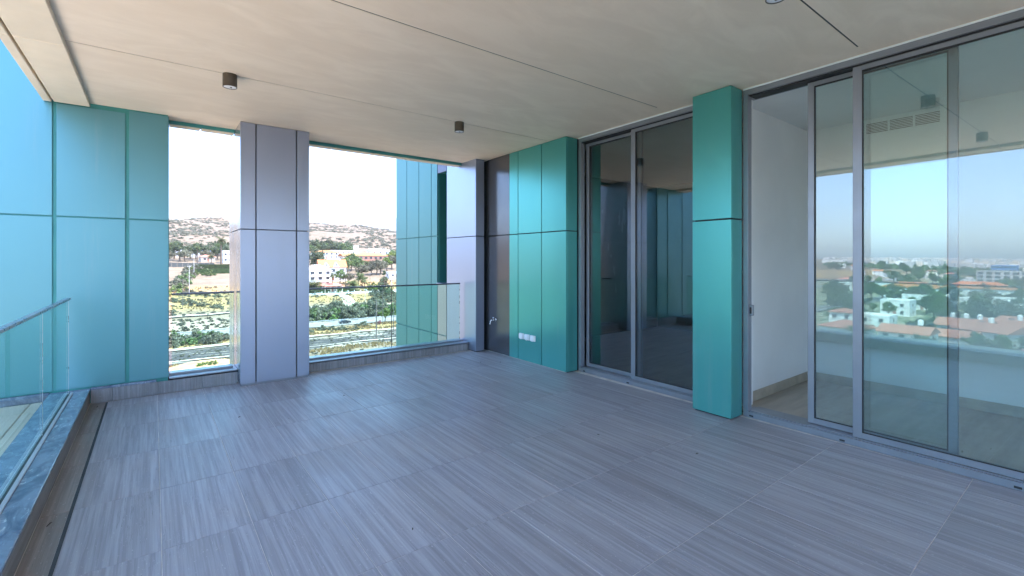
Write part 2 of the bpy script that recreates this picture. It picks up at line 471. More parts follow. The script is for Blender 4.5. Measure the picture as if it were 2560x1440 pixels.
# ---- aluminium sills and glass railings in the openings
def sill(label, rlabel, x0, x1, y, z, g0, g1, cuts):
    t = thing('window_sill', label, 'sill', ((x0 + x1) / 2, y, z))
    rel(one_box('sill_plate', M['alu'], t, x0, x1, y, y + .33, z, z + .013, c=.002), t)
    rel(one_box('glazing_shoe', M['alu'], t, x0 + .004, x1 - .03, y + .135, y + .27, z + .0135, z + .036, c=.003), t)
    yg = y + .205
    q = thing('balustrade', rlabel, 'railing', ((g0 + g1) / 2, yg, z))
    for a, b_ in zip(cuts, cuts[1:]):
        b = MB()
        vs = [(X, Y, Z) for Z in (z + .0365, 1.045) for Y in (yg - .006, yg + .006) for X in (a + .004, b_ - .004)]
        b.add(vs, [(0, 1, 5, 4)], 0); b.add(vs, [(2, 6, 7, 3), (0, 2, 3, 1), (4, 5, 7, 6), (0, 4, 6, 2), (1, 3, 7, 5)], 1)
        rel(b.build('glass_pane', [M['rail_glass'], M['rail_glass_in']], q), q)
        if b_ != g1:
            b = MB(); b.box(b_ - .0035, b_ + .0035, yg - .006, yg + .006, z + .0365, 1.045); rel(b.build('pane_joint', M['alu_dark'], q), q)
    b = MB(); b.box(g1 - .0035, g1 - .001, yg - .006, yg + .006, z + .0365, 1.045); rel(b.build('pane_edge', M['steel'], q), q)
    rel(one_box('top_rail', M['rail_dark'], q, g0, g1, yg - .018, yg + .018, 1.0455, 1.067, c=.003), q)
sill('grey metal sill of the narrow opening', 'glass balustrade in the narrow opening', .131, .776, 6.27, .148, .155, .765, [.155, .765])
sill('grey metal sill of the wide opening', 'glass balustrade in the wide opening with one vertical joint', 1.519, 3.98, 6.292, .118, 1.53, 3.93, [1.53, 2.767, 3.93])

# ---- headers above the openings
def header(label, x0, x1, cuts):
    t = thing('opening_header', label, 'header', ((x0 + x1) / 2, 6.52, 2.98))
    rel(one_box('green_board', M['teal_edge'], t, x0, x1, 6.517, 6.530, 2.980, 3.07, c=.002), t)
    for a, b_ in zip(cuts, cuts[1:]):
        rel(one_box('cream_slat', M['cream'], t, a + .007, b_ - .007, 6.5315, 6.655, 2.972, 2.99, c=.002), t)
    rel(one_box('header_core', M['dark_grey'], t, x0, x1, 6.5315, 6.635, 2.993, 3.073), t)
header('green edged header with cream underside over the narrow opening', .131, .776, [.131, .436, .776])
header('green edged header with cream underside over the wide opening', 1.519, 3.98, [1.519, 1.948, 2.489, 3.016, 3.56, 3.98])

# ---- grey pillar between the openings
p = thing('grey_pillar', 'grey blue metal panel pillar between the two openings', 'pillar', (1.15, 6.07, 0))
for x0, x1 in ((.778, .928), (.943, 1.365), (1.380, 1.517)):
    panel(p, M['silver'], x0, x1, 6.07, 6.095, .026, 1.788)
    panel(p, M['silver'], x0, x1, 6.07, 6.095, 1.799, 3.016)
rel(one_box('plinth', M['alu'], p, .784, 1.500, 6.079, 6.10, .0005, .024, c=.002), p)
panel(p, M['silver_gloss'], .778, .79, 6.097, 7.04, .026, 1.788, name='side_panel')
panel(p, M['silver_gloss'], .778, .79, 6.097, 7.04, 1.799, 3.016, name='side_panel')
panel(p, M['silver_gloss'], 1.505, 1.517, 6.097, 7.04, .026, 1.788, name='side_panel')
panel(p, M['silver_gloss'], 1.505, 1.517, 6.097, 7.04, 1.799, 3.016, name='side_panel')
b = MB(); b.box(.793, 1.502, 6.098, 7.03, .03, 3.07); rel(b.build('core', M['pillar_core'], p), p)
rel(one_box('stop', M['white_plastic'], p, 1.513, 1.532, 6.080, 6.086, 1.782, 1.797), p)

# ---- pier at the right end of the wide opening
p = thing('grey_pier', 'narrow grey metal pier closing the wide opening on the right', 'pier', (4.05, 6.1, 0))
panel(p, M['silver'], 3.984, 4.140, 6.10, 6.115, .012, 1.806); panel(p, M['silver'], 3.984, 4.140, 6.10, 6.115, 1.818, 3.018)
panel(p, M['silver'], 3.984, 3.996, 6.117, 7.01, .012, 1.806, name='side_panel'); panel(p, M['silver'], 3.984, 3.996, 6.117, 7.01, 1.818, 3.07, name='side_panel')
b = MB(); b.box(3.999, 4.134, 6.12, 7.0, 0, 3.07); rel(b.build('core', M['seam'], p), p)

# ---- wing of the building beyond the wide opening
g = thing('building_wing', 'teal panel wing of the building beyond the wide opening', 'building', (4.0, 8.2, -24))
yj = [7.375, 7.607, 8.108, 8.640, 9.162]
zj = [-23.8, -20, -16.6, -13.2, -9.8, -6.4, -3.1, .118, 1.862, 5.2, 8.6]
for a, b_ in zip(yj, yj[1:]):
    for z0, z1 in zip(zj, zj[1:]):
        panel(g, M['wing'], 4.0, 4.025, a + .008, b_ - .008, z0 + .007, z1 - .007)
panel(g, M['slate'], 4.0, 4.025, 7.055, 7.367, 2.975, 8.6)
panel(g, M['warm_grey'], 4.0, 4.025, 7.055, 7.367, .125, 1.0)
panel(g, M['warm_grey'], 4.0, 4.025, 7.055, 7.367, -3.1, .111)
rel(one_box('window_sill', M['silver'], g, 3.985, 4.4, 7.05, 7.385, 1.003, 1.03), g)
panel(g, M['green'], 4.03, 4.45, 7.368, 7.374, 1.03, 2.975, name='reveal_panel', c=.001)
panel(g, M['green'], 4.45, 4.46, 7.05, 7.368, 1.03, 1.862, name='reveal_panel', c=.001); panel(g, M['green'], 4.45, 4.46, 7.05, 7.368, 1.868, 2.975, name='reveal_panel', c=.001)
b = MB()
b.box(4.028, 9.0, 7.376, 9.15, -24, 8.6); b.box(4.47, 9.0, 7.02, 7.376, -24, 8.6); b.box(4.028, 4.47, 7.03, 7.376, 2.977, 8.6); b.box(4.028, 4.47, 7.03, 7.376, -24, 1.0)
rel(b.build('core', M['teal_edge'], g), g)

# ================================================================== RIGHT GLASS WALL (turned about one degree)
def W(d, y, z): return (4.279 + .0195 * y - d, y, z)      # d = distance out of the wall face towards the terrace

t = thing('service_wall', 'green and dark bronze panel wall in the far corner with tap and sockets', 'wall', W(.2, 5.2, 0))
def wpanel(parent, mat, d0, d1, y0, y1, z0, z1, name='panel', c=.0015):
    return panel(parent, mat, d0, d1, y0, y1, z0, z1, tf=W, name=name, c=c)
for (y0, y1, mt) in ((4.266, 4.745, 'green'), (4.757, 5.270, 'green'), (5.282, 5.487, 'green'), (5.4885, 6.085, 'brown')):
    wpanel(t, M[mt], .185, .21, y0, y1, .012, 1.807)
    wpanel(t, M[mt], .185, .21, y0, y1, 1.819, 3.014)
wpanel(t, M['green'], .012, .183, 4.266, 4.282, .012, 1.807, 'side_panel'); wpanel(t, M['green'], .012, .183, 4.266, 4.282, 1.819, 3.014, 'side_panel')
b = MB(); b.box(-.10, .182, 4.285, 6.6, 0, 3.07, tf=W); rel(b.build('core', M['seam'], t), t)
b = MB(); b.cbox(.183, .196, 4.285, 6.08, .001, .010, c=.001, tf=W); rel(b.build('base_trim', M['grout'], t), t)

t = thing('green_column', 'free standing green metal clad column between the two glass doors', 'column', W(.1, 2.3, 0))
wpanel(t, M['green'], .195, .21, 2.110, 2.492, .014, 1.808); wpanel(t, M['green'], .195, .21, 2.110, 2.492, 1.822, 3.014)
wpanel(t, M['green'], .012, .193, 2.110, 2.124, .014, 1.808, 'side_panel'); wpanel(t, M['green'], .012, .193, 2.110, 2.124, 1.822, 3.014, 'side_panel')
wpanel(t, M['green'], .012, .193, 2.478, 2.492, .014, 1.808, 'side_panel'); wpanel(t, M['green'], .012, .193, 2.478, 2.492, 1.822, 3.014, 'side_panel')
b = MB(); b.box(.012, .19, 2.127, 2.475, 0, 3.07, tf=W); rel(b.build('core', M['seam'], t), t)

# sliding doors ------------------------------------------------------
def wbox(name, mat, parent, *a, c=.002):
    b = MB(); b.cbox(*a, c=c, tf=W); return rel(b.build(name, mat, parent), parent)
def wpane(parent, d, y0, y1, z0, z1):
    b = MB()
    vs = [W(*q) for q in [(d - D, y, z) for z in (z0, z1) for y in (y0, y1) for D in (0, .024)]]
    b.add(vs, [(0, 4, 6, 2)], 0)
    b.add(vs, [(1, 3, 7, 5), (0, 2, 3, 1), (4, 5, 7, 6), (0, 1, 5, 4), (2, 6, 7, 3)], 1)
    return rel(b.build('glass_pane', [M['glass'], M['glass_in']], parent), parent)
def sash(parent, d, y0, y1, z0=.066, z1=2.945, st=.05, bt=.045):
    """one leaf: stiles, rails, gaskets and the pane, parented to the door"""
    wbox('stile', M['alu'], parent, d - .05, d, y0, y0 + st, z0, z1); wbox('stile', M['alu'], parent, d - .05, d, y1 - st, y1, z0, z1)
    wbox('bottom_rail', M['alu'], parent, d - .05, d, y0 + st, y1 - st, z0, z0 + bt); wbox('top_rail', M['alu'], parent, d - .05, d, y0 + st, y1 - st, z1 - bt * .8, z1)
    b = MB()
    for q in ((y0 + st, y0 + st + .008, z0 + bt, z1 - bt * .8), (y1 - st - .008, y1 - st, z0 + bt, z1 - bt * .8)): b.box(d - .012, d - .004, *q, tf=W)
    b.box(d - .012, d - .004, y0 + st + .008, y1 - st - .008, z0 + bt, z0 + bt + .007, tf=W); b.box(d - .012, d - .004, y0 + st + .008, y1 - st - .008, z1 - bt * .8 - .012, z1 - bt * .8, tf=W)
    rel(b.build('gasket', M['alu_dark'], parent), parent)
    wpane(parent, d - .014, y0 + st, y1 - st, z0 + bt, z1 - bt * .8)
def door_frame(label, y0, y1, slots):
    t = thing('glass_door', label, 'glass door', W(0, (y0 + y1) / 2, 0))
    wbox('sill_frame', M['alu'], t, -.20, 0, y0, y1, .001, .052); wbox('sill_step', M['alu'], t, -.20, -.018, y0 + .05, y1 - .05, .0525, .062)
    wbox('head_frame', M['alu'], t, -.20, 0, y0, y1, 2.958, 3.017)
    wbox('head_trim', M['white_plastic'], t, .0005, .010, y0, y1, 3.006, 3.019, c=.001)
    for a in (y0, y1 - .045): wbox('jamb', M['alu'], t, -.07, 0, a, a + .045, .0525, 2.9575)
    for s in slots: wbox('drain_slot', M['alu_dark'], t, .0004, .004, s - .018, s + .018, .013, .027, c=.001)
    b = MB(); b.box(-.15, -.018, y0 + .046, y1 - .046, 2.948, 2.957, tf=W); rel(b.build('head_gasket', M['alu_dark'], t), t)
    return t
d1 = door_frame('dark two leaf glass door left of the green column', 2.48, 4.255, (4.15, 3.447))
sash(d1, -.095, 3.34, 4.205); sash(d1, -.02, 2.53, 3.42, st=.06)
d2 = door_frame('large sliding glass door, partly open, right of the green column', -3.5, 2.105, (2.03, 1.319, .374, -.6, -1.6))
sash(d2, -.095, .665, 1.600, st=.048)
sash(d2, -.02, -.42, 1.255, st=.06); sash(d2, -.02, -2.0, -.43, st=.06); sash(d2, -.02, -3.45, -2.01, st=.06)
wbox('handle', M['alu'], d2, -.055, -.02, 2.030, 2.0595, .93, 1.03, c=.004)
wbox('handle', M['alu_dark'], d2, -.0195, -.014, 2.036, 2.052, .95, 1.01, c=.002)

M['hcream0'] = plain('cream lower storeys', (.6, .52, .42), .8, 0, .05, .4)
# rooms behind the glass ----------------------------------------------
def struct(name, mat, *boxes):
    b = MB()
    for q in boxes: b.box(*q)
    return tag(b.build(name, mat), kind='structure')
struct('room_floor', M['room_floor'], (4.47, 8.6, -3.55, 6.0, -.05, .004))
struct('room_ceiling', M['white'], (4.50, 8.6, -3.55, 6.0, 2.99, 3.05))
struct('wall_partition', M['white'], (4.52, 8.6, 2.26, 2.40, .005, 2.989))
struct('wall_reveal', M['white'], (4.402, 4.519, 2.112, 2.259, .066, 2.945))
struct('wall_corridor', M['white'], (6.26, 6.36, -3.55, 2.259, .005, 2.989))
struct('wall_end', M['white'], (4.40, 8.6, -3.75, -3.56, -.2, .9), (4.40, 8.6, -3.75, -3.56, 2.6, 3.07), (4.40, 4.6, -3.75, -3.56, .9, 2.6), (6.1, 8.6, -3.75, -3.56, .9, 2.6))
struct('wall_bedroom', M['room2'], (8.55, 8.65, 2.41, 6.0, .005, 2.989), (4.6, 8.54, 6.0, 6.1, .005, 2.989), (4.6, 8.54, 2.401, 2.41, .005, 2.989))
struct('wall_outer', M['white'], (8.66, 8.9, -3.75, 7.0, -.2, 3.07))
b = MB(); b.cbox(4.60, 6.24, 2.246, 2.259, .005, .105, c=.002); b.cbox(6.247, 6.259, -3.55, 2.245, .005, .105, c=.002)
tag(b.build('skirting', M['skirting']), 'beige stone skirting along the white corridor wall', 'skirting')
gr = thing('air_grille', 'white slotted air grille high on the corridor wall', 'air grille', (6.25, 1.35, 2.89))
for a in range(3):
    for s_ in range(7):
        y0 = 1.08 + a * .21
        rel(one_box('slot', M['alu_dark'], gr, 6.2555, 6.2592, y0, y0 + .19, 2.835 + s_ * .0165, 2.8425 + s_ * .0165, c=.0005), gr)
rel(one_box('grille_frame', M['white'], gr, 6.2525, 6.255, 1.06, 1.71, 2.822, 2.828, c=.001), gr)
struct('building_core', M['dark_grey'], (-.79, 4.49, -3.39, 6.29, -.62, -.21), (4.5, 9.0, -3.74, 6.29, -.62, -.21), (4.5, 9.0, -3.74, 7.0, -24, -.63), (-.79, 4.49, -2.1, 6.2, -24, -3.6))
struct('bounce_terrace', M['cream'], (-9.5, -.8, -6.0, 12.0, -3.5, -3.2))  # unseen terrace, added so its sunlit top bounces warm light onto the ceiling
struct('lower_storeys', M['hcream0'], (-9.4, -.81, -5.9, 11.9, -24, -3.51))

# ---- tap
t = thing('wall_tap', 'chrome garden tap on the dark bronze panel', 'tap', W(.21, 5.84, .515))
b = MB(); b.tube((0, 0, 0), (-.010, 0, 0), .024, .022, 16); b.tube((-.010, 0, 0), (-.062, 0, 0), .011, .011, 12); b.build('body', M['chrome'], t, True)
b = MB(); b.tube((-.062, 0, .004), (-.095, .0, -.004), .011, .010, 12); b.tube((-.095, 0, -.004), (-.108, 0, -.045), .010, .009, 12); b.tube((-.108, 0, -.045), (-.109, 0, -.06), .012, .012, 12); b.build('spout', M['chrome'], t, True)
b = MB(); b.tube((-.052, 0, .010), (-.052, 0, .036), .006, .006, 10); b.tube((-.052, -.026, .040), (-.052, .026, .040), .006, .006, 10); b.build('lever', M['chrome'], t, True)
# ---- sockets
for i, (y, la) in enumerate(((5.175, 'white outdoor socket, the one nearest the tap'), (5.048, 'white outdoor socket in the middle of three'), (4.922, 'white outdoor socket, the one nearest the glass door'))):
    t = thing('wall_socket', la, 'socket', W(.2102, y, .353), group='outdoor sockets on the green panel')
    one_box('box', M['white_plastic'], t, -.022, 0, -.050, .050, -.040, .040, c=.004)
    one_box('lid', M['white_plastic'], t, -.036, -.023, -.042, .042, -.030, .037, c=.006)
    one_box('latch', M['white_plastic'], t, -.030, -.023, -.016, .016, -.044, -.032, c=.003)

# ---- dry bits blown onto the floor
M['litter'] = plain('dry leaf litter', (.05, .04, .03), .9, 0, .1)
b = MB(); rl = random.Random(12)
for x, y, L, a in ((-.452, 3.55, .045, 1.2), (3.638, 5.444, .03, .2), (3.857, 5.276, .035, 1.5), (-.44, 6.09, .04, 1.4), (1.6, 5.0, .02, .4), (2.9, 2.6, .018, 2.2), (1.1, 2.3, .015, .9), (.62, 4.9, .02, .3), (3.2, 1.9, .02, 2.8)):
    dx, dy = math.cos(a) * L / 2, math.sin(a) * L / 2
    b.tube((x - dx, y - dy, .004), (x + dx * .2, y + dy * .2 + .004, .006), .0022, .003, 5); b.tube((x + dx * .2, y + dy * .2 + .004, .006), (x + dx, y + dy, .003), .003, .0012, 5)
tag(b.build('leaf_litter', M['litter']), 'tiny dry twigs and leaf bits on the floor', 'litter', kind='stuff')

# ================================================================== LAND
PROF = [(-1e5, -24), (203, -24), (222, -20.0), (258, -11.5), (330, -3.0), (430, 3.5), (500, 10), (700, 36), (900, 60), (1090, 79), (1250, 74), (1700, 40), (3000, 5), (1e5, 0)]
def prof(y):
    for (a, p), (b_, q) in zip(PROF, PROF[1:]):
        if y <= b_:
            return p + (q - p) * (y - a) / (b_ - a)
    return 0
def sstep(a, b_, x):
    t = max(0., min(1., (x - a) / (b_ - a))); return t * t * (3 - 2 * t)
def G(x, y):
    """ground height"""
    k = .25 + .75 * sstep(-1500, -350, x)
    z = -24 + (prof(y) + 24) * k
    h = sstep(215, 420, y)
    z += h * 3.0 * mnoise.noise(Vector((x / 60., y / 80., 3)))
    hh = sstep(480, 800, y)
    z += hh * k * (11 * mnoise.noise(Vector((x / 190., y / 260., 7))) + 3.5 * mnoise.noise(Vector((x / 45., y / 60., 1))))
    c = sstep(-120, -400, x) * (1 - sstep(150, 260, y))
    z += c * 2.0 * mnoise.noise(Vector((x / 140., y / 140., 5)))
    z += (1 - h) * .35 * mnoise.noise(Vector((x / 9., y / 9., 9))) * sstep(100, 130, abs(y) + abs(x))
    return z
def U(u):
    """sideways slope x/y of a sight line, used to lay rows out from left to right"""
    du = (u - 1280) / 1162.52
    return (.61003 + du * .79238) / (.79238 - du * .61003)
def Mx(u):
    """slope y/x of a line of sight towards the town after the turn at the glass"""
    du = (u - 1280) / 1162.52
    return (.79238 - du * .61003) / (.61003 + du * .79238)

def ground_mat():
    m, n, l, p = new_mat('dry ground')
    geo = n.new('ShaderNodeNewGeometry'); sp = n.new('ShaderNodeSeparateXYZ'); l.new(geo.outputs['Position'], sp.inputs[0])
    X, Y = sp.outputs[0], sp.outputs[1]
    big = noise(n, l, coords(n, l, (.02, .03, .02)), 1.0, 5, .6)
    mid = noise(n, l, coords(n, l, (.12, .22, .12)), 1.0, 6, .65)
    fine = noise(n, l, coords(n, l, (.5, .9, .5)), 1.0, 5, .7)
    cc = mixc(n, l, maprange(n, l, mid, .35, .65), (.125, .097, .067), (.185, .148, .108))
    cc = mixc(n, l, maprange(n, l, fine, .55, .75), cc, (.22, .19, .12))
    # golden dry grass
    Yn = math_(n, l, 'ADD', Y, math_(n, l, 'MULTIPLY', math_(n, l, 'SUBTRACT', mid, .5), 14))
    def band(a, b_, s):
        return math_(n, l, 'MULTIPLY', maprange(n, l, Yn, a - s, a + s), maprange(n, l, Yn, b_ - s, b_ + s, 1, 0))
    gold = mixc(n, l, maprange(n, l, fine, .3, .7), (.22, .145, .055), (.32, .23, .10))
    cc = mixc(n, l, math_(n, l, 'MULTIPLY', band(163, 177, 2), .85), cc, gold)
    cc = mixc(n, l, math_(n, l, 'MULTIPLY', band(226, 262, 6), math_(n, l, 'MULTIPLY', maprange(n, l, big, .35, .55), .85)), cc, gold)
    # bare pale earth above the road
    cc = mixc(n, l, math_(n, l, 'MULTIPLY', band(197, 214, 3), .7), cc, (.27, .225, .178))
    # burnt field
    st = noise(n, l, coords(n, l, (.045, .30, .2)), 1.0, 6, .72, .8)
    burnt = mixc(n, l, maprange(n, l, st, .50, .62), (.045, .042, .042), (.30, .265, .22))
    cc = mixc(n, l, math_(n, l, 'MULTIPLY', band(136, 159, 2.5), maprange(n, l, X, -70, -30)), cc, burnt)
    # hill: pale rock with scrub
    hill = mixc(n, l, maprange(n, l, mid, .4, .62), (.178, .133, .098), (.13, .095, .066))
    scr = noise(n, l, coords(n, l, (.16, .10, .16)), 1.0, 5, .7)
    hill = mixc(n, l, math_(n, l, 'MULTIPLY', maprange(n, l, scr, .53, .6), .8), hill, (.085, .085, .055))
    cc = mixc(n, l, maprange(n, l, Yn, 455, 500), cc, hill)
    # town side: greener soil
    town = mixc(n, l, maprange(n, l, mid, .4, .6), (.10, .13, .06), (.34, .30, .22))
    cc = mixc(n, l, math_(n, l, 'MULTIPLY', maprange(n, l, X, -60, -120), maprange(n, l, Y, 130, 220, 1, 0)), cc, town)
    l.new(cc, p.inputs['Base Color']); p.inputs['Roughness'].default_value = .9; p.inputs['Specular IOR Level'].default_value = .2
    b = node(n, 'ShaderNodeBump', Strength=.6, Distance=.6); l.new(fine, b.inputs['Height']); l.new(b.outputs[0], p.inputs['Normal'])
    return m
M['ground'] = ground_mat()

def axis(lo, hi, near, dense, n):
    """grid lines: dense around `near`, opening towards lo and hi"""
    out = []
    for i in range(n + 1):
        t = -1 + 2 * i / n
        s = math.sinh(t * dense) / math.sinh(dense)
        out.append(near + (s * (hi - near) if s > 0 else -s * (lo - near)))
    return out
gx = axis(-8000, 8000, 60, 4.8, 190); gyv = axis(-6000, 9000, 260, 4.6, 210)
vs = []
for y in gyv:
    for x in gx: vs.append((x, y, G(x, y)))
nx = len(gx)
fs = [(j * nx + i, j * nx + i + 1, (j + 1) * nx + i + 1, (j + 1) * nx + i) for j in range(len(gyv) - 1) for i in range(nx - 1)]
b = MB(); b.add(vs, fs); tag(b.build('ground', M['ground'], None, True), kind='structure')

# far mountain
M['mountain'] = plain('far mountain rock', (.11, .11, .125), .9, 0, .12, .002)
vs = []; n_ = 48; fs = []
for j in range(15):
    for i in range(n_ + 1):
        x = -2600 + i * 200.; q = (j - 7) / 7.
        e = math.exp(-((x - 2350) / 1300.) ** 2) * 300 + math.exp(-((x - 4200) / 1100.) ** 2) * 180 + 150 * math.exp(-((x - 700) / 1500.) ** 2)
        e += 45 * mnoise.noise(Vector((x / 700., j * .5, 2))) + 18 * mnoise.noise(Vector((x / 210., j * .9, 4)))
        vs.append((x, 6200 + q * 1500, -20 + (e + 235) * (1 - q * q)))
for j in range(14):
    for i in range(n_): a = j * (n_ + 1) + i; fs.append((a, a + 1, a + n_ + 2, a + n_ + 1))
b = MB(); b.add(vs, fs); tag(b.build('hills', M['mountain'], None, True), kind='structure')

# road, tracks
M['asphalt'] = plain('sun bleached asphalt', (.16, .158, .155), .85, 0, .08, .3)
M['dust'] = plain('white dust track', (.32, .28, .235), .95, 0, .1, .2)
M['line'] = plain('road paint', (.75, .75, .73), .7, 0, .05)
def strip(name, mat, x0, x1, fn, half, dz, step=6., kind='structure', parent=None):
    b = MB(); n = int((x1 - x0) / step)
    vs = []
    for i in range(n + 1):
        x = x0 + (x1 - x0) * i / n
        y = fn(x)
        hw = half(x) if callable(half) else half
        for s in (-1, 0, 1): vs.append((x, y + s * hw, max(G(x, y + s * hw), G(x, y)) + dz))
    b.add(vs, [(i * 3 + k, i * 3 + 3 + k, i * 3 + 4 + k, i * 3 + 1 + k) for i in range(n) for k in (0, 1)])
    o = b.build(name, mat, parent)
    if parent is None: tag(o, kind=kind)
    return o
ry = lambda x: 187 + .00002 * x * x
road = strip('road', M['asphalt'], -900, 900, ry, 6.2, .22)
for off in (-5.4, 5.4): strip('edge_line', M['line'], -300, 300, lambda x: ry(x) + off, .10, .28, parent=road)
for i in range(40):
    x = -120 + i * 9
    b = MB(); b.box(x, x + 4, ry(x) - .08, ry(x) + .08, G(x, 187) + .23, G(x, 187) + .27); b.build('dash', M['line'], road)
strip('dirt_track', M['dust'], -400, 500, lambda x: 160.5 + 1.0 * math.sin(x / 37.), lambda x: 1.5 + .5 * math.sin(x / 11.), .2)
strip('burnt_track', M['dust'], -100, 300, lambda x: 141.5 + .8 * math.sin(x / 23.), lambda x: .5 + .25 * math.sin(x / 7.), .2)
strip('upper_track', M['dust'], -50, 300, lambda x: 218 + 2 * math.sin(x / 29.), 1.1, .25)
b = MB(); vs = []
for i in range(13):
    t_ = i / 12.; y = 214 + t_ * 44; x = y * (U(876) - t_ * (U(876) - U(842))) + 1.2 * math.sin(t_ * 7)
    for s in (-1, 1): vs.append((x + s * (3.4 - 2.2 * t_), y, G(x, y) + .22))
b.add(vs, [(i * 2, i * 2 + 1, i * 2 + 3, i * 2 + 2) for i in range(12)])
tag(b.build('footpath', M['dust']), kind='structure')

# ------------------------------------------------------------------ foliage
def leaf_mat(name, a, b_, rough=.6):
    m, n, l, p = new_mat(name)
    oi = n.new('ShaderNodeObjectInfo')
    v = coords(n, l, (.9, .9, .9), 'pos')
    f = noise(n, l, v, 1.0, 3)
    cc = mixc(n, l, maprange(n, l, f, .3, .7), a, b_)
    hs = n.new('ShaderNodeHueSaturation'); l.new(cc, hs.inputs['Color'])
    l.new(maprange(n, l, oi.outputs['Random'], 0, 1, .75, 1.25, False), hs.inputs['Value'])
    l.new(maprange(n, l, oi.outputs['Random'], 0, 1, .485, .515, False), hs.inputs['Hue'])
    l.new(hs.outputs[0], p.inputs['Base Color']); p.inputs['Roughness'].default_value = rough
    p.inputs['Specular IOR Level'].default_value = .25
    tr = n.new('ShaderNodeBsdfTranslucent'); l.new(hs.outputs[0], tr.inputs[0])
    mx = n.new('ShaderNodeMixShader'); mx.inputs[0].default_value = .38
    l.new(p.outputs[0], mx.inputs[1]); l.new(tr.outputs[0], mx.inputs[2]); l.new(mx.outputs[0], n['Material Output'].inputs['Surface'])
    return m
M['olive'] = leaf_mat('olive leaves', (.105, .11, .072), (.19, .19, .13))
M['leaf'] = leaf_mat('garden leaves', (.07, .11, .04), (.15, .20, .075))
M['bright'] = leaf_mat('bright leaves', (.09, .14, .03), (.17, .22, .06))
M['pine'] = leaf_mat('pine needles', (.06, .085, .045), (.115, .14, .075))
M['scrub'] = leaf_mat('grey scrub', (.06, .062, .04), (.11, .105, .072))
M['drygrass'] = leaf_mat('dry grass', (.32, .22, .09), (.45, .34, .17))
M['palm'] = leaf_mat('palm fronds', (.055, .085, .03), (.13, .16, .06))
M['bark'] = plain('bark', (.14, .10, .07), .9, 0, .15, 3)
M['flower'] = leaf_mat('pink oleander', (.30, .12, .14), (.16, .12, .07))

def leaves(b, c, r, n, size, rg, flat=1.0, mi=0):
    """n leaf faces scattered through a clump"""
    for _ in range(n):
        d = Vector((rg.gauss(0, 1), rg.gauss(0, 1), rg.gauss(0, 1)))
        d = d.normalized() * r * (rg.random() ** .45)
        d.z *= flat
        p = Vector(c) + d
        u = Vector((rg.uniform(-1, 1), rg.uniform(-1, 1), rg.uniform(-1, 1))).normalized()
        nrm = (d.normalized() + .9 * u + Vector((0, 0, .35))).normalized()
        t = nrm.orthogonal().normalized(); w_ = nrm.cross(t)
        a = rg.uniform(0, 6.28); t, w_ = math.cos(a) * t + math.sin(a) * w_, -math.sin(a) * t + math.cos(a) * w_
        s = size * rg.uniform(.6, 1.3)
        b.add([p - t * s, p + w_ * s * .5, p + t * s, p - w_ * s * .5], [(0, 1, 2, 3)], mi)
def crown_mesh(name, mat, seed, rx, rz, z0, clumps, per, size, shape='round'):
    rg = random.Random(seed); b = MB()
    for i in range(clumps):
        a = rg.uniform(0, 6.283); q = rg.random()
        if shape == 'round':
            h = rg.uniform(-.75, 1); rr = math.sqrt(max(0, 1 - h * h)) * rx * rg.uniform(.35, .95)
            c = (math.cos(a) * rr, math.sin(a) * rr, z0 + rz * (1 + h * rg.uniform(.6, 1)))
            r = rx * rg.uniform(.26, .42)
        elif shape == 'cone':
            h = q ** 1.3; rr = rx * (1 - h) * rg.uniform(.25, 1)
            c = (math.cos(a) * rr, math.sin(a) * rr, z0 + 2 * rz * h); r = rx * (.16 + .22 * (1 - h))
        elif shape == 'column':
            h = q; rr = rx * rg.uniform(.1, .7) * (1 - .75 * h * h)
            c = (math.cos(a) * rr, math.sin(a) * rr, z0 + 2 * rz * h); r = rx * .4 * (1 - .5 * h)
        elif shape == 'umbrella':
            rr = rx * math.sqrt(q); c = (math.cos(a) * rr, math.sin(a) * rr, z0 + rz * (1.5 - .8 * q + rg.uniform(-.2, .2))); r = rx * rg.uniform(.2, .3)
        elif shape == 'low':
            rr = rx * math.sqrt(q); c = (math.cos(a) * rr, math.sin(a) * rr, z0 + rz * 2 * (1 - .8 * q) * rg.uniform(.25, .9)); r = rx * rg.uniform(.2, .32)
        leaves(b, c, r, per, size, rg, .8)
    return b.mesh(name, M[mat])
def trunk_mesh(name, h, r, seed, limbs=5, spread=.5):
    rg = random.Random(seed); b = MB()
    p = Vector((0, 0, -.4)); q = Vector((rg.uniform(-.1, .1) * h, rg.uniform(-.1, .1) * h, h * .55))
    b.tube(p, q, r * 1.25, r * .8, 8)
    b.tube(q, q + Vector((0, 0, h * .45)), r * .8, r * .3, 8)
    for i in range(limbs):
        a = i * 6.283 / limbs + rg.uniform(-.4, .4); s = q * rg.uniform(.7, 1.05)
        b.tube(s, s + Vector((math.cos(a) * spread * h * .5, math.sin(a) * spread * h * .5, h * rg.uniform(.25, .5))), r * .5, r * .15, 6)
    return b.mesh(name, M['bark'])
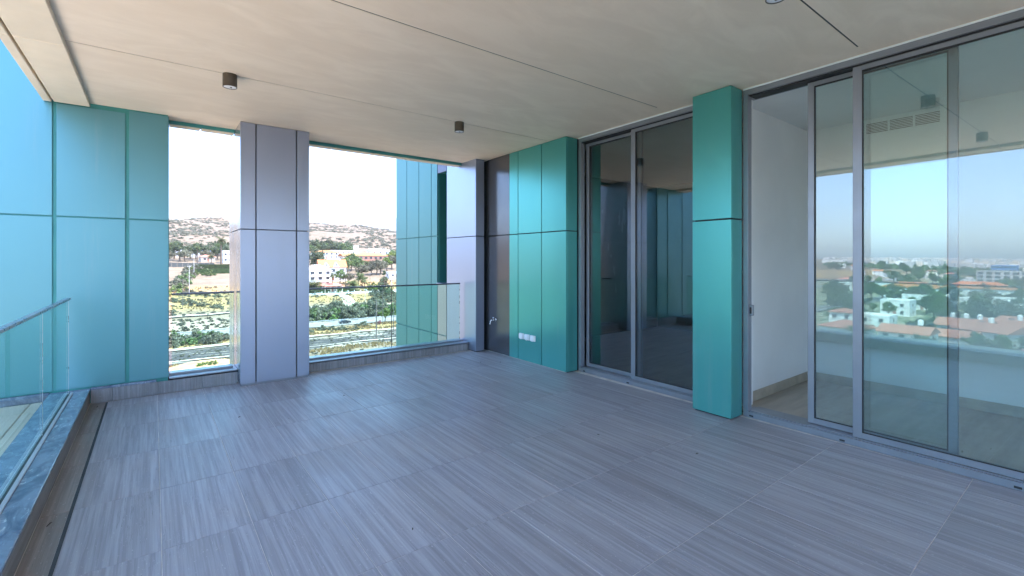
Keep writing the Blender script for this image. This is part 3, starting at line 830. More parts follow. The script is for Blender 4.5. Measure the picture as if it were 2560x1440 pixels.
def palm_meshes(seed, h, nf, fl, mat='palm', droop=1.0):
    rg = random.Random(seed); b = MB()
    pts = [Vector((.12 * h * .15 * math.sin(t * 1.5), 0, -0.3 + (h + .3) * t)) for t in (0, .35, .7, 1)]
    for i in range(3): b.tube(pts[i], pts[i + 1], .30 - .05 * i, .25 - .05 * i, 8)
    b.tube(pts[3] + Vector((0, 0, -.5)), pts[3] + Vector((0, 0, .35)), .42, .2, 8)
    tm = b.mesh('trunk', M['bark'])
    b = MB(); top = pts[3]
    for i in range(nf):
        a = i * 2.399 + rg.uniform(-.2, .2); e0 = rg.uniform(-.35, 1.35); L = fl * rg.uniform(.8, 1.1)
        hd = Vector((math.cos(a), math.sin(a), 0)); sd = Vector((-math.sin(a), math.cos(a), 0))
        p = top.copy(); e = e0; prev = None
        N = 7
        for k_ in range(N + 1):
            t = k_ / N
            if k_:
                p = p + (hd * math.cos(e) + Vector((0, 0, 1)) * math.sin(e)) * L / N
                e -= droop * (.16 + .16 * t)
            wd = fl * .20 * math.sin(math.pi * (.12 + .86 * t)) 
            cur = (p + sd * wd + Vector((0, 0, -wd * .45)), p.copy(), p - sd * wd + Vector((0, 0, -wd * .45)))
            if prev is not None:
                # separate leaflets: two narrow blades per side and segment
                for A, Bm, A2 in ((0, 1, 0), (2, 1, 2)):
                    for f0 in (.05, .55):
                        m0 = prev[1].lerp(cur[1], f0); m1 = prev[1].lerp(cur[1], f0 + .34)
                        o0 = prev[A].lerp(cur[A], f0 + .30); o1 = prev[A].lerp(cur[A], f0 + .42)
                        b.add([m0, m1, o1, o0], [(0, 1, 2, 3)])
            prev = cur
    return tm, b.mesh('crown', M[mat])

BUSH = {}
BUSH['olive'] = [crown_mesh('bush', 'olive', s, 2.6, 1.5, -.3, 20, 42, .33, 'low') for s in (1, 2, 3)]
BUSH['leaf'] = [crown_mesh('bush', 'leaf', s, 2.4, 1.6, -.3, 18, 42, .30, 'low') for s in (4, 5)]
BUSH['bright'] = [crown_mesh('bush', 'bright', s, 2.0, 1.5, -.2, 16, 42, .26, 'low') for s in (6, 7)]
BUSH['scrub'] = [crown_mesh('bush', 'scrub', s, 1.6, .8, -.2, 12, 34, .22, 'low') for s in (8, 9)]
BUSH['flower'] = [crown_mesh('bush', 'flower', s, 1.8, 1.2, -.2, 14, 34, .22, 'low') for s in (10,)]
TREE = {
 'round': [(trunk_mesh('trunk', 4.2, .22, s), crown_mesh('crown', 'leaf', s, 2.6, 2.1, 2.0, 26, 46, .30)) for s in (11, 12)],
 'olive': [(trunk_mesh('trunk', 3.6, .22, s), crown_mesh('crown', 'olive', s, 2.7, 1.8, 1.5, 26, 44, .28)) for s in (13, 14)],
 'pine': [(trunk_mesh('trunk', 5.5, .2, s, 6, .5), crown_mesh('crown', 'pine', s, 2.3, 3.0, 1.2, 38, 40, .28, 'cone')) for s in (15,)],
 'dark': [(trunk_mesh('trunk', 5.0, .25, s), crown_mesh('crown', 'pine', s, 3.2, 2.4, 2.2, 28, 46, .34)) for s in (16, 17)],
 'cypress': [(trunk_mesh('trunk', 4.5, .14, s, 3, .1), crown_mesh('crown', 'pine', s, .95, 4.0, .4, 30, 44, .24, 'column')) for s in (18,)],
 'bright': [(trunk_mesh('trunk', 3.8, .18, s), crown_mesh('crown', 'bright', s, 2.2, 1.8, 1.6, 24, 44, .26)) for s in (19, 20)],
}
PALM = [palm_meshes(31, 2.4, 46, 4.4, droop=1.0), palm_meshes(32, 8.5, 34, 2.4, droop=1.25), palm_meshes(33, 4.5, 36, 2.8, droop=1.1)]

def bush(kind, x, y, s, label, group, k=0, sz=None):
    o = link('bush', BUSH[kind][k % len(BUSH[kind])], None, (x, y, G(x, y)), (x * 7.1 + y) % 6.28, (s, s, s * (sz or 1)))
    return tag(o, label, 'bush', group)
def tree(kind, x, y, s, label, group, name='tree', k=0, cat='tree', sz=1):
    tm, cm = TREE[kind][k % len(TREE[kind])]
    t = thing(name, label, cat, (x, y, G(x, y)), (x * 3.3 + y) % 6.28, group, (s, s, s * sz))
    link('trunk', tm, t); link('crown', cm, t)
    return t
def palm(i, x, y, s, label, group=None):
    tm, cm = PALM[i]
    t = thing('palm_tree', label, 'palm tree', (x, y, G(x, y)), (x * 5.7 + y) % 6.28, group, (s, s, s))
    link('trunk', tm, t); link('crown', cm, t)
    return t

# scrub that nobody could count: low lumps joined into one object
def lump(b, x, y, r, h, rg):
    z = G(x, y) - .1 * h; n = 7
    vs = [(x, y, z + h)]
    for k_, (q, hh) in enumerate(((.62, .78), (1.0, .25))):
        for i in range(n):
            a = 6.283 * (i + .5 * k_) / n; rr = r * q * rg.uniform(.7, 1.25)
            vs.append((x + math.cos(a) * rr * 1.25, y + math.sin(a) * rr, z + h * hh * rg.uniform(.7, 1.3)))
    fs = [(0, 1 + i, 1 + (i + 1) % n) for i in range(n)]
    fs += [(1 + i, 1 + n + i, 1 + n + (i + 1) % n, 1 + (i + 1) % n) for i in range(n)]
    b.add(vs, fs)
rg = random.Random(77)
b = MB()
for i in range(9000):
    y = 470 + 660 * rg.random() ** .85
    x = y * rg.uniform(-.12, .62)
    d = mnoise.noise(Vector((x / 70., y / 110., 2.5)))
    if d < -.12 + .3 * rg.random(): continue
    r = rg.uniform(.8, 2.9); lump(b, x, y, r, r * rg.uniform(.5, .9), rg)
tag(b.build('hill_scrub', M['scrub']), 'grey green scrub dotted over the pale hillside', 'scrub', kind='stuff')
b = MB()
for i in range(3200):
    y = rg.uniform(120, 262)
    if 176 < y < 199 or 158.5 < y < 163: continue
    x = y * rg.uniform(-.1, .55)
    r = rg.uniform(.12, .5) * (1.6 if y > 200 else 1)
    lump(b, x, y, r, r * rg.uniform(.6, 1.1), rg)
tag(b.build('field_scrub', M['scrub']), 'small dry shrubs scattered over the fields by the road', 'scrub', kind='stuff')
b = MB()
for i in range(9000):
    y = rg.choice((rg.uniform(163, 178), rg.uniform(224, 258), rg.uniform(120, 137)))
    x = y * rg.uniform(-.1, .55)
    if mnoise.noise(Vector((x / 12., y / 6., 8))) < -.05: continue
    z = G(x, y); s = rg.uniform(.3, .7)
    for q in range(2):
        a = rg.uniform(0, 6.28); dx, dy = math.cos(a) * s * .5, math.sin(a) * s * .5
        b.add([(x - dx, y - dy, z), (x + dx, y + dy, z), (x + dx * .7 + rg.uniform(-.2, .2), y + dy * .7, z + s * rg.uniform(.6, 1.2)), (x - dx * .6, y - dy * .6, z + s)], [(0, 1, 2, 3)])
tag(b.build('dry_grass', M['drygrass']), 'golden dry grass in strips beside the road', 'grass', kind='stuff')

# ================================================================== HOUSES
M['hwhite'] = plain('white house render', (.74, .72, .69), .8, 0, .04, .4)
M['hcream'] = plain('cream house render', (.62, .52, .42), .8, 0, .05, .4)
M['hpink'] = plain('pink house render', (.46, .28, .20), .8, 0, .05, .4)
M['hgrey'] = plain('grey concrete block', (.42, .41, .40), .8, 0, .06, .4)
M['roof_o'] = plain('orange clay tiles', (.40, .145, .05), .8, 0, .12, 1.5)
M['roof_p'] = plain('faded pink clay tiles', (.40, .165, .115), .8, 0, .10, 1.5)
M['frame'] = plain('window frame', (.30, .28, .27), .6, 0, .05)
M['shade_red'] = plain('red brown porch', (.35, .15, .10), .8, 0, .08)
M['hedge'] = leaf_mat('clipped hedge', (.035, .06, .02), (.075, .11, .035))
M['fence_dark'] = plain('dark screen fence', (.08, .085, .08), .8, 0, .1)
M['blue_sheet'] = plain('blue sheet', (.10, .22, .50), .6, 0, .05)
M['sand'] = plain('orange earth', (.42, .24, .12), .95, 0, .12, .6)

wcache = {}
def window(parent, x, z, w, h, face, off, shutters=False):
    """window part with its pane: face = 'f' front (-y), 'l' left (-x), 'r' right (+x)"""
    key = (w, h)
    if key not in wcache:
        b = MB(); t = .09
        b.box(-w / 2 - t, -w / 2, -.10, .05, -t, h + t); b.box(w / 2, w / 2 + t, -.10, .05, -t, h + t)
        b.box(-w / 2, w / 2, -.10, .05, h, h + t); b.box(-w / 2 - t, w / 2 + t, -.16, .05, -t - .06, -t)
        b.box(-.03, .03, -.06, .04, 0, h)
        f = b.mesh('window', M['frame'])
        b = MB(); b.box(-w / 2, w / 2, -.02, .03, 0, h); wcache[key] = (f, b.mesh('pane', M['pane']))
    f, p_ = wcache[key]
    loc, rz = {'f': ((x, -off, z), 0), 'l': ((-off, x, z), -math.pi / 2), 'r': ((off, x, z), math.pi / 2)}[face]
    o = link('window', f, parent, loc, rz); link('pane', p_, o)
def tank(parent, x, y, z):
    b = MB(); b.tube((x, y, z + .9), (x, y, z + 2.1), .62, .62, 12); b.tube((x, y, z + 2.1), (x, y, z + 2.35), .62, .3, 12)
    for a, c_ in ((-.4, -.4), (.4, -.4), (-.4, .4), (.4, .4)): b.tube((x + a, y + c_, z - .8), (x + a, y + c_, z + .95), .05, .05, 6)
    b.build('water_tank', M['white'], parent)
    b = MB(); b.add([(x + .8, y - 2.1, z - .1), (x + 2.4, y - 2.1, z - .1), (x + 2.4, y - .6, z + 1.2), (x + .8, y - .6, z + 1.2), (x + .8, y - 2.1, z - .2), (x + 2.4, y - 2.1, z - .2), (x + 2.4, y - .6, z + 1.1), (x + .8, y - .6, z + 1.1)],
                    [(0, 1, 2, 3), (7, 6, 5, 4), (0, 4, 5, 1), (1, 5, 6, 2), (2, 6, 7, 3), (3, 7, 4, 0)])
    b.build('solar_panel', M['pane'], parent)
def roof_geo(b, w, d, h, kind, rise, ov=.5, t=.18):
    a, c_ = w / 2 + ov, d / 2 + ov
    if kind == 'gable':        # ridge along x
        q = [(-a, -c_, h), (a, -c_, h), (a, c_, h), (-a, c_, h), (-a, 0, h + rise), (a, 0, h + rise)]
        fs = [(0, 1, 5, 4), (2, 3, 4, 5), (1, 2, 5), (3, 0, 4)]
    elif kind == 'front':      # ridge along y, gable to the front
        q = [(-a, -c_, h), (a, -c_, h), (a, c_, h), (-a, c_, h), (0, -c_, h + rise), (0, c_, h + rise)]
        fs = [(1, 2, 5, 4), (3, 0, 4, 5), (0, 1, 4), (2, 3, 5)]
    else:                      # hip
        r_ = max(.1, a - c_) if a > c_ else .1
        q = [(-a, -c_, h), (a, -c_, h), (a, c_, h), (-a, c_, h), (-r_, 0, h + rise), (r_, 0, h + rise)]
        fs = [(0, 1, 5, 4), (2, 3, 4, 5), (1, 2, 5), (3, 0, 4)]
    b.add(q + [(x, y, z - t) for x, y, z in q[:4]], fs + [(0, 6, 7, 1), (1, 7, 8, 2), (2, 8, 9, 3), (3, 9, 6, 0), (9, 8, 7, 6)])
def house(label, x, y, rz, w, d, h, roof='hip', rise=1.8, wall='hwhite', rmat='roof_p', floors=2, bays=3, group=None, ww=1.1, wh=1.2, tanks=(), balcony=False, porch=False, chimney=False, sides=True, name='house', z=None, door=True):
    t = thing(name, label, 'house' if name != 'apartment_block' else 'building', (x, y, G(x, y) if z is None else z), rz, group)
    b = MB(); b.cbox(-w / 2, w / 2, -d / 2, d / 2, -3, h, c=.05)
    if roof == 'front':
        b.add([(-w / 2 + .05, -d / 2 + .02, h), (w / 2 - .05, -d / 2 + .02, h), (0, -d / 2 + .02, h + rise * .93)], [(0, 1, 2)])
    b.build('wall', M[wall], t)
    if roof == 'flat':
        b = MB()
        b.box(-w / 2 - .05, w / 2 + .05, -d / 2 - .05, -d / 2 + .15, h + .01, h + .75); b.box(-w / 2 - .05, w / 2 + .05, d / 2 - .15, d / 2 + .05, h + .01, h + .75)
        b.box(-w / 2 - .05, -w / 2 + .15, -d / 2 + .151, d / 2 - .151, h + .01, h + .75); b.box(w / 2 - .15, w / 2 + .05, -d / 2 + .151, d / 2 - .151, h + .01, h + .75)
        ro = b.build('roof', M[wall], t); zt = h + .2
    else:
        b = MB(); roof_geo(b, w, d, h + .02, roof, rise); ro = b.build('roof', M[rmat], t); zt = h + rise * .55
    if chimney:
        b = MB(); b.cbox(w * .28, w * .28 + .7, -.35, .35, h + .3, h + rise + .9, c=.03); b.build('chimney', M[wall], ro)
    fh = h / floors
    for f in range(floors):
        for k_ in range(bays):
            if door and f == 0 and k_ == bays // 2: continue
            window(t, -w / 2 + w * (k_ + .5) / bays, f * fh + fh * .33, ww, wh, 'f', d / 2)
        if sides:
            for s in ('l', 'r'): window(t, 0, f * fh + fh * .33, ww, wh, s, w / 2)
    if door:
        b = MB(); b.box(-.6, .6, -d / 2 - .06, -d / 2 + .05, .0, 2.2); dr = b.build('door', M['shade_red'], t)
        b = MB(); b.box(.4, .5, -d / 2 - .11, -d / 2 - .062, .95, 1.05); b.build('handle', M['frame'], dr)
    if balcony:
        for f in range(1, floors):
            b = MB(); b.cbox(-w * .42, w * .42, -d / 2 - 1.5, -d / 2 - .005, f * fh - .15, f * fh + .02, c=.02); bl = b.build('balcony', M[wall], t)
            b = MB()
            b.box(-w * .42, w * .42, -d / 2 - 1.5, -d / 2 - 1.44, f * fh + .95, f * fh + 1.05)
            for q in range(14): xx = -w * .42 + w * .84 * q / 13.; b.box(xx - .03, xx + .03, -d / 2 - 1.49, -d / 2 - 1.45, f * fh + .02, f * fh + .95)
            b.build('railing', M['white'], bl)
    if porch:
        b = MB(); b.cbox(-w * .45, w * .45, -d / 2 - 2.6, -d / 2 - .06, fh - .35, fh - .1, c=.03); po = b.build('porch_roof', M[rmat if roof != 'flat' else wall], t)
        for q in range(4):
            xx = -w * .43 + w * .86 * q / 3.
            b = MB(); b.box(xx - .14, xx + .14, -d / 2 - 2.5, -d / 2 - 2.22, -.5, fh - .355); b.build('column', M[wall], po)
    for tx, ty in tanks: tank(t, tx, ty, zt)
    return t
def hx(u, y): return y * U(u)

ORD = 'first second third fourth fifth sixth seventh eighth ninth tenth eleventh twelfth thirteenth fourteenth fifteenth sixteenth'.split()
# villas below the hill, seen through the wide opening ----------------
house('white villa with a front gable and balconies, cut off by the grey pillar', hx(793, 252), 252, R(4), 11.5, 9, 8.2, 'front', 3.0, 'hwhite', 'hwhite', 3, 3, balcony=True, ww=1.5, wh=1.4)
b_ = house('white villa with bright orange tiled roof and dormers', hx(829, 268), 268, R(-6), 14, 9, 7.2, 'gable', 4.2, 'hwhite', 'roof_o', 2, 3, chimney=True, ww=1.8, wh=1.3)
for sx in (-3.6, 1.6):
    b = MB(); b.add([(sx - 1.7, -4.9, 7.3), (sx + 1.7, -4.9, 7.3), (sx, -4.9, 10.0), (sx, -1.2, 10.0), (sx - 1.7, -2.6, 7.6), (sx + 1.7, -2.6, 7.6)], [(0, 1, 2), (0, 2, 3, 4), (1, 5, 3, 2)])
    dm = b.build('dormer', M['hwhite'], b_)
    b = MB(); b.tube((sx, -4.97, 8.5), (sx, -4.9, 8.5), .42, .42, 12); b.build('pane', M['pane'], dm)
house('long two storey pink and white villa with a porch of columns', hx(928, 330), 330, R(-3), 21, 10, 6.6, 'hip', 2.2, 'hpink', 'roof_o', 2, 6, porch=True, ww=1.6, wh=1.4, name='house')
house('pink tiled wing house joined on between the orange roof and the long villa', hx(872, 338), 338, R(5), 12, 9, 6.2, 'gable', 2.0, 'hcream', 'roof_o', 2, 3)
house('low white villa with orange tiles at the foot of the hill, left', hx(812, 405), 405, R(3), 20, 10, 5.2, 'hip', 1.8, 'hwhite', 'roof_o', 2, 5)
house('white flat roofed villa in front of the scrub hill, middle', hx(856, 428), 428, R(-4), 22, 10, 6.0, 'flat', 0, 'hwhite', 'roof_o', 2, 5)
house('white villa stepped above the long pink villa', hx(945, 402), 402, R(2), 17, 11, 7.4, 'gable', 1.6, 'hwhite', 'hwhite', 2, 3)
house('small white house standing alone at the edge of the scrub', hx(882, 490), 490, R(8), 9, 8, 6.5, 'flat', 0, 'hwhite', 'roof_o', 2, 2)
house('white garden store by the field edge near the teal wing', hx(986, 272), 272, R(0), 9, 6, 3.0, 'flat', 0, 'hwhite', 'roof_o', 1, 2)
house('low red tiled garden pavilion behind the white fence', hx(826, 244), 244, R(3), 10, 5, 3.0, 'hip', 1.2, 'hcream', 'roof_p', 1, 3, porch=True)
# seen through the narrow opening
house('low pink house under the bare hill, seen through the narrow opening', hx(488, 452), 452, R(4), 24, 10, 4.6, 'hip', 1.5, 'hpink', 'roof_p', 1, 5)
house('white cube house left of the palms, seen through the narrow opening', hx(462, 440), 440, R(-6), 12, 9, 5.4, 'flat', 0, 'hwhite', 'roof_o', 2, 3)
house('small white house with a blue sheet roof, seen through the narrow opening', hx(507, 428), 428, R(2), 13, 8, 4.4, 'gable', .8, 'hwhite', 'blue_sheet', 1, 3)
house('white villa edge beside the grey pillar, seen through the narrow opening', hx(585, 356), 356, R(0), 13, 9, 7.0, 'flat', 0, 'hwhite', 'roof_o', 2, 5)
house('thatched garden kiosk among the palms, seen through the narrow opening', hx(517, 372), 372, R(12), 8, 6, 3.2, 'hip', 1.4, 'hcream', 'roof_p', 1, 2)

# garden wall with posts in front of the villas
fw = thing('garden_fence', 'white garden wall with posts in front of the villas', 'wall', (hx(860, 238), 238, G(hx(860, 238), 238)))
n = 26
for i in range(n):
    x0 = hx(770, 238) + i * 3.2; z0 = G(x0, 238)
    b = MB(); b.cbox(x0 - .2, x0 + .2, 237.8, 238.2, z0 - 1.5, z0 + 1.7, c=.03); rel(b.build('post', M['hwhite'], fw), fw)
    b = MB(); b.cbox(x0 + .2, x0 + 3.0, 237.9, 238.1, z0 - 1.5, z0 + .85 + .15 * (i % 2), c=.03); rel(b.build('wall_bay', M['hwhite'], fw), fw)

# hedges on terraces seen through the narrow opening
def hedge(label, x0, x1, y, h, d, mat='hedge'):
    z = min(G(x0, y), G(x1, y)); rg = random.Random(int(y * 7))
    t = thing('hedge', label, 'hedge', ((x0 + x1) / 2, y, z))
    b = MB(); b.box(x0, x1, y, y + d, z - 2, z + h); 
    rel(b.build('hedge_core', M['hedge'], t), t)
    b = MB()
    for i in range(int((x1 - x0) * 30)):
        leaves(b, (rg.uniform(x0, x1), y + rg.uniform(-.15, d * .5), z + rg.uniform(-.8, 1) * h), .35, 1, .3, rg)
    rel(b.build('foliage', M['hedge'], t), t)
hedge('upper clipped hedge on the terrace under the palms', hx(492, 322), hx(592, 322), 322, 2.6, 1.4)
hedge('lower clipped hedge above the dry slope', hx(489, 304), hx(592, 304), 304, 2.7, 1.4)
wl_ = thing('screen_fence', 'dark screened fence on the slope left of the hedges', 'fence', (hx(440, 330), 330, G(hx(440, 330), 330)))
for i in range(9):
    x0 = hx(415, 330) + i * 2.6; z0 = G(x0, 330)
    b = MB(); b.cbox(x0, x0 + 2.5, 330, 330.12, z0 - 1, z0 + 2.4, c=.02); rel(b.build('panel', M['fence_dark'], wl_), wl_)

# ------------------------------------------------------------------ trees and bushes, +Y side
def P_(u, y): return hx(u, y), y
palm(0, *P_(882, 243), 1.24, 'large feather palm in the middle of the villa garden')
palm(0, *P_(783, 241), 1.35, 'large feather palm beside the grey pillar in front of the gabled villa')
palm(1, *P_(831, 242), 1.02, 'slim fan palm in front of the white gabled villa')
palm(2, *P_(919, 300), 1.24, 'fan palm in front of the pink villa porch')
palm(2, *P_(957, 246), 1.02, 'short palm at the right end of the villa garden')
palm(1, *P_(864, 246), 0.86, 'slim palm left of the large feather palm')
palm(1, *P_(896, 250), 0.81, 'slim palm right of the large feather palm')
palm(2, *P_(912, 246), 0.86, 'palm between the large feather palm and the green hedge trees')
palm(1, *P_(493, 345), 1.24, 'fan palm left in the narrow opening above the hedge')
palm(1, *P_(553, 332), 1.89, 'tall fan palm rising right in the narrow opening')
palm(2, *P_(528, 350), 1.08, 'short palm between the two fan palms in the narrow opening')
tree('cypress', *P_(968, 398), 1.25, 'dark pointed cypress beside the white villa under the hill', None, 'cypress')
tree('cypress', *P_(898, 300), .8, 'slim cypress in front of the pink villa', None, 'cypress')
tree('pine', *P_(961, 232), 1.75, 'dark conical pine standing alone on the dry field', None, 'pine_tree')
tree('dark', *P_(790, 285), 2.2, 'tall dark tree left of the orange roof', None)
g_ = 'green garden trees around the villas'
for i, (u, y, s, k_) in enumerate(sorted(((868, 300, 1.7, 'bright'), (878, 306, 1.8, 'round'), (889, 310, 1.7, 'bright'), (862, 290, 1.5, 'round'), (896, 290, 1.6, 'round'), (905, 276, 1.5, 'olive'),
        (942, 286, 1.9, 'olive'), (952, 290, 1.8, 'olive'), (930, 284, 1.4, 'olive'), (968, 300, 1.7, 'bright'), (980, 310, 1.8, 'olive'), (975, 330, 1.8, 'bright'), (985, 345, 1.6, 'round'),
        (850, 256, 1.2, 'round'), (870, 255, 1.2, 'olive'), (905, 250, 1.1, 'round')))):
    tree(k_, *P_(u, y), s, ORD[i] + ' garden tree from the left among the villas', g_, k=i)
for i, (u, y, s) in enumerate(((924, 243, 1.0), (934, 243, 1.15), (943, 244, 1.05), (951, 245, .95))):
    bush('bright', *P_(u, y), s * 1.25, 'bright green bush in the row behind the white garden wall', 'bright bushes behind the garden wall', i, 1.3)
for i, (u, y, s) in enumerate(((852, 241, 1.0), (806, 242, 1.1), (815, 241, .9), (797, 243, 1.2), (780, 246, 1.3))):
    bush('leaf', *P_(u, y), s * 1.1, 'dark green garden bush by the pavilion', 'garden bushes by the pavilion', i, 1.2)
for i in range(16):
    tree('dark' if i % 3 else 'round', *P_(778 + i * 6.5, 452 + (i * 37) % 26), 1.5 + .5 * ((i * 7) % 5) / 5, ORD[i] + ' tree from the left in the dark row under the scrub hill', 'tree row under the scrub hill', k=i)
for i in range(12):
    tree(('olive', 'round', 'dark', 'olive')[i % 4], *P_(422 + i * 13.5, 372 + (i * 29) % 40), 1.5 + .6 * ((i * 5) % 7) / 7, ORD[i] + ' garden tree from the left seen through the narrow opening', 'garden trees in the narrow opening', k=i)
for i in range(7):
    tree('pine' if i % 2 else 'dark', *P_(530 + i * 8, 440 + (i * 13) % 20), 1.6, 'dark tree in the line behind the tall fan palm', 'dark trees behind the tall palm', k=i)
# diagonal run of olive bushes in the narrow opening
for i in range(13):
    t_ = i / 12.; u = 486 - 42 * t_ + 6 * math.sin(i * 2.3); y = 318 - 62 * t_
    bush('olive' if i % 3 else 'leaf', *P_(u, y), 1.25 + .4 * ((i * 3) % 4) / 4, ORD[i] + ' olive bush from the top in the run down the dry slope', 'olive bushes down the dry slope', i, 1.1)
bush('leaf', *P_(521, 298), 1.35, 'round green bush in front of the lower clipped hedge', None, 1, 1.0)
bush('bright', *P_(437, 249), 2.0, 'bright green bush at the foot of the dry slope', None, 1, .6)
# bush belt above the road
for i in range(26):
    u = 772 + i * 9.2; y = 201 + (i * 17) % 11
    bush(('olive', 'olive', 'leaf', 'olive')[i % 4], *P_(u, y), 1.55 + .5 * ((i * 7) % 5) / 5, 'grey green bush in the dense belt above the road', 'bush belt above the road', i, 1.3)
for i in range(10):
    u = 938 + (i % 5) * 11; y = 224 + (i * 5) % 14
    bush('olive', *P_(u, y), 1.3, 'grey bush on the field left of the lone pine', 'bushes left of the lone pine', i, .9)
bush('leaf', *P_(853, 213), 1.0, 'round dark bush beside the dusty path mouth', None, 0, .9)
bush('bright', *P_(832, 196), .95, 'light green bush leaning over the road edge', None, 0, 1.3)
tree('bright', *P_(962, 178), 1.05, 'yellow green tree at the roadside by the poles', None)
bush('flower', *P_(945, 176), .9, 'pinkish brown bush by the roadside post', None, 0, 1.0)
for i in range(11):
    u = 775 + i * 13 + (i % 3) * 4; y = 168 + (i * 7) % 8
    bush('scrub' if i % 2 else 'olive', *P_(u, y), .55 + .35 * ((i * 3) % 4) / 4, 'grey roadside bush between the road and the dust track', 'roadside bushes below the road', i, 1.2)
for i in range(13):
    u = 424 + i * 11.5; y = 168 + (i * 7) % 9
    bush(('olive', 'leaf', 'olive')[i % 3], *P_(u, y), .9 + .4 * ((i * 3) % 4) / 4, 'bush in the thicket below the road in the narrow opening', 'thicket below the road in the narrow opening', i, 1.2)
bush('flower', *P_(563, 173), .9, 'pink flowering bush right in the narrow opening', None, 0, .9)
for i in range(16):
    u = 440 + (i * 31) % 130; y = 200 + (i * 13) % 16
    bush('scrub', *P_(u, y), .6 + .3 * ((i * 3) % 4) / 4, 'dark shrub on the pale bank above the road', 'shrubs on the pale bank', i, 1.0)
for i in range(14):
    u = 430 + (i * 37) % 145; y = 226 + (i * 11) % 30
    bush('olive', *P_(u, y), .7 + .4 * ((i * 3) % 4) / 4, 'low grey bush on the stony slope in the narrow opening', 'bushes on the stony slope', i, .7)
# earth heap
b = MB(); rg = random.Random(3)
vs = [(0, 0, 1.9)]; fs = []
for k_, (q, hh) in enumerate(((.4, 1.55), (.72, .75), (1., -.25))):
    for i in range(18):
        a = 6.283 * i / 18; r_ = q * rg.uniform(.85, 1.15); vs.append((math.cos(a) * 9.5 * r_, math.sin(a) * 5 * r_, hh + rg.uniform(-.15, .2)))
fs += [(0, 1 + i, 1 + (i + 1) % 18) for i in range(18)]
for k_ in (0, 1): fs += [(1 + k_ * 18 + i, 19 + k_ * 18 + i, 19 + k_ * 18 + (i + 1) % 18, 1 + k_ * 18 + (i + 1) % 18) for i in range(18)]
b.add(vs, fs); x_, y_ = P_(520, 130)
tag(link('earth_heap', b.mesh('earth_heap', M['sand'], True), None, (x_, y_, G(x_, y_))), 'heap of orange earth with green weeds near the narrow opening sill', 'earth heap')
for i in range(8):
    u = 498 + i * 6; y = 128 + (i * 5) % 5
    o = bush('bright', *P_(u, y), .42, 'patch of green weeds on the orange earth heap', 'weeds on the earth heap', i, .7); o.location.z += 1.2

# ------------------------------------------------------------------ poles, guard rail, car
M['wood'] = plain('weathered pole', (.16, .13, .11), .9, 0, .15, 2)
M['concrete'] = plain('pale concrete post', (.55, .53, .50), .9, 0, .08, 1)
def pole(label, u, y, h, r_=.13, arm=1.6, mat='wood'):
    x, y = P_(u, y)
    t = thing('utility_pole', label, 'pole', (x, y, G(x, y)))
    b = MB(); b.tube((0, 0, -.5), (0, 0, h), r_, r_ * .65, 8); b.build('mast', M[mat], t)
    if arm:
        b = MB(); b.box(-arm / 2, arm / 2, -.06, .06, h - .6, h - .45); b.build('crossarm', M[mat], t)
        for q in (-.45, 0, .45):
            b = MB(); b.tube((q * arm, 0, h - .45), (q * arm, 0, h - .2), .06, .05, 6); b.build('insulator', M['white'], t)
pole('dark wooden post standing near in the wide opening', 941, 143, 12.5, .24, 0)
pole('tall pole right of the burnt field by the glass joint', 979, 150, 19, .14, 2.0, 'concrete')
pole('short dark pole beside the tall pale pole', 984, 158, 9.5, .14, 0)
pole('slim pole in front of the lone pine', 957, 172, 15.5, .13, 1.4)
pole('slim pole with a lamp above the dusty path', 913, 214, 9.5, .1, 1.2, 'concrete')
pole('slim dark pole in the villa garden', 925, 232, 12, .1, 1.0)
pole('bare pole on the stony slope, left one in the narrow opening', 457, 229, 12, .12, 0)
pole('pale pole on the stony slope, right one in the narrow opening', 473, 246, 13, .12, 1.2, 'concrete')
pole('leaning pale post beside the olive bushes', 485, 296, 9, .12, 0, 'concrete')

gr_ = thing('guard_rail', 'grey steel guard rail along the far edge of the road', 'guard rail', (60, 194.2, G(60, 194)))
M['rail_steel'] = plain('galvanised rail', (.5, .5, .5), .5, .6, .05)
b = MB()
for i in range(60):
    x0 = -40 + i * 4; b.box(x0, x0 + 4, ry(x0) + 6.9, ry(x0) + 6.98, G(x0, 194) + .45, G(x0, 194) + .78)
rel(b.build('beam', M['rail_steel'], gr_), gr_)
for i in range(61):
    x0 = -40 + i * 4
    b = MB(); b.box(x0 - .07, x0 + .07, ry(x0) + 6.99, ry(x0) + 7.12, G(x0, 194) - .3, G(x0, 194) + .95); rel(b.build('post', M['wood'], gr_), gr_)

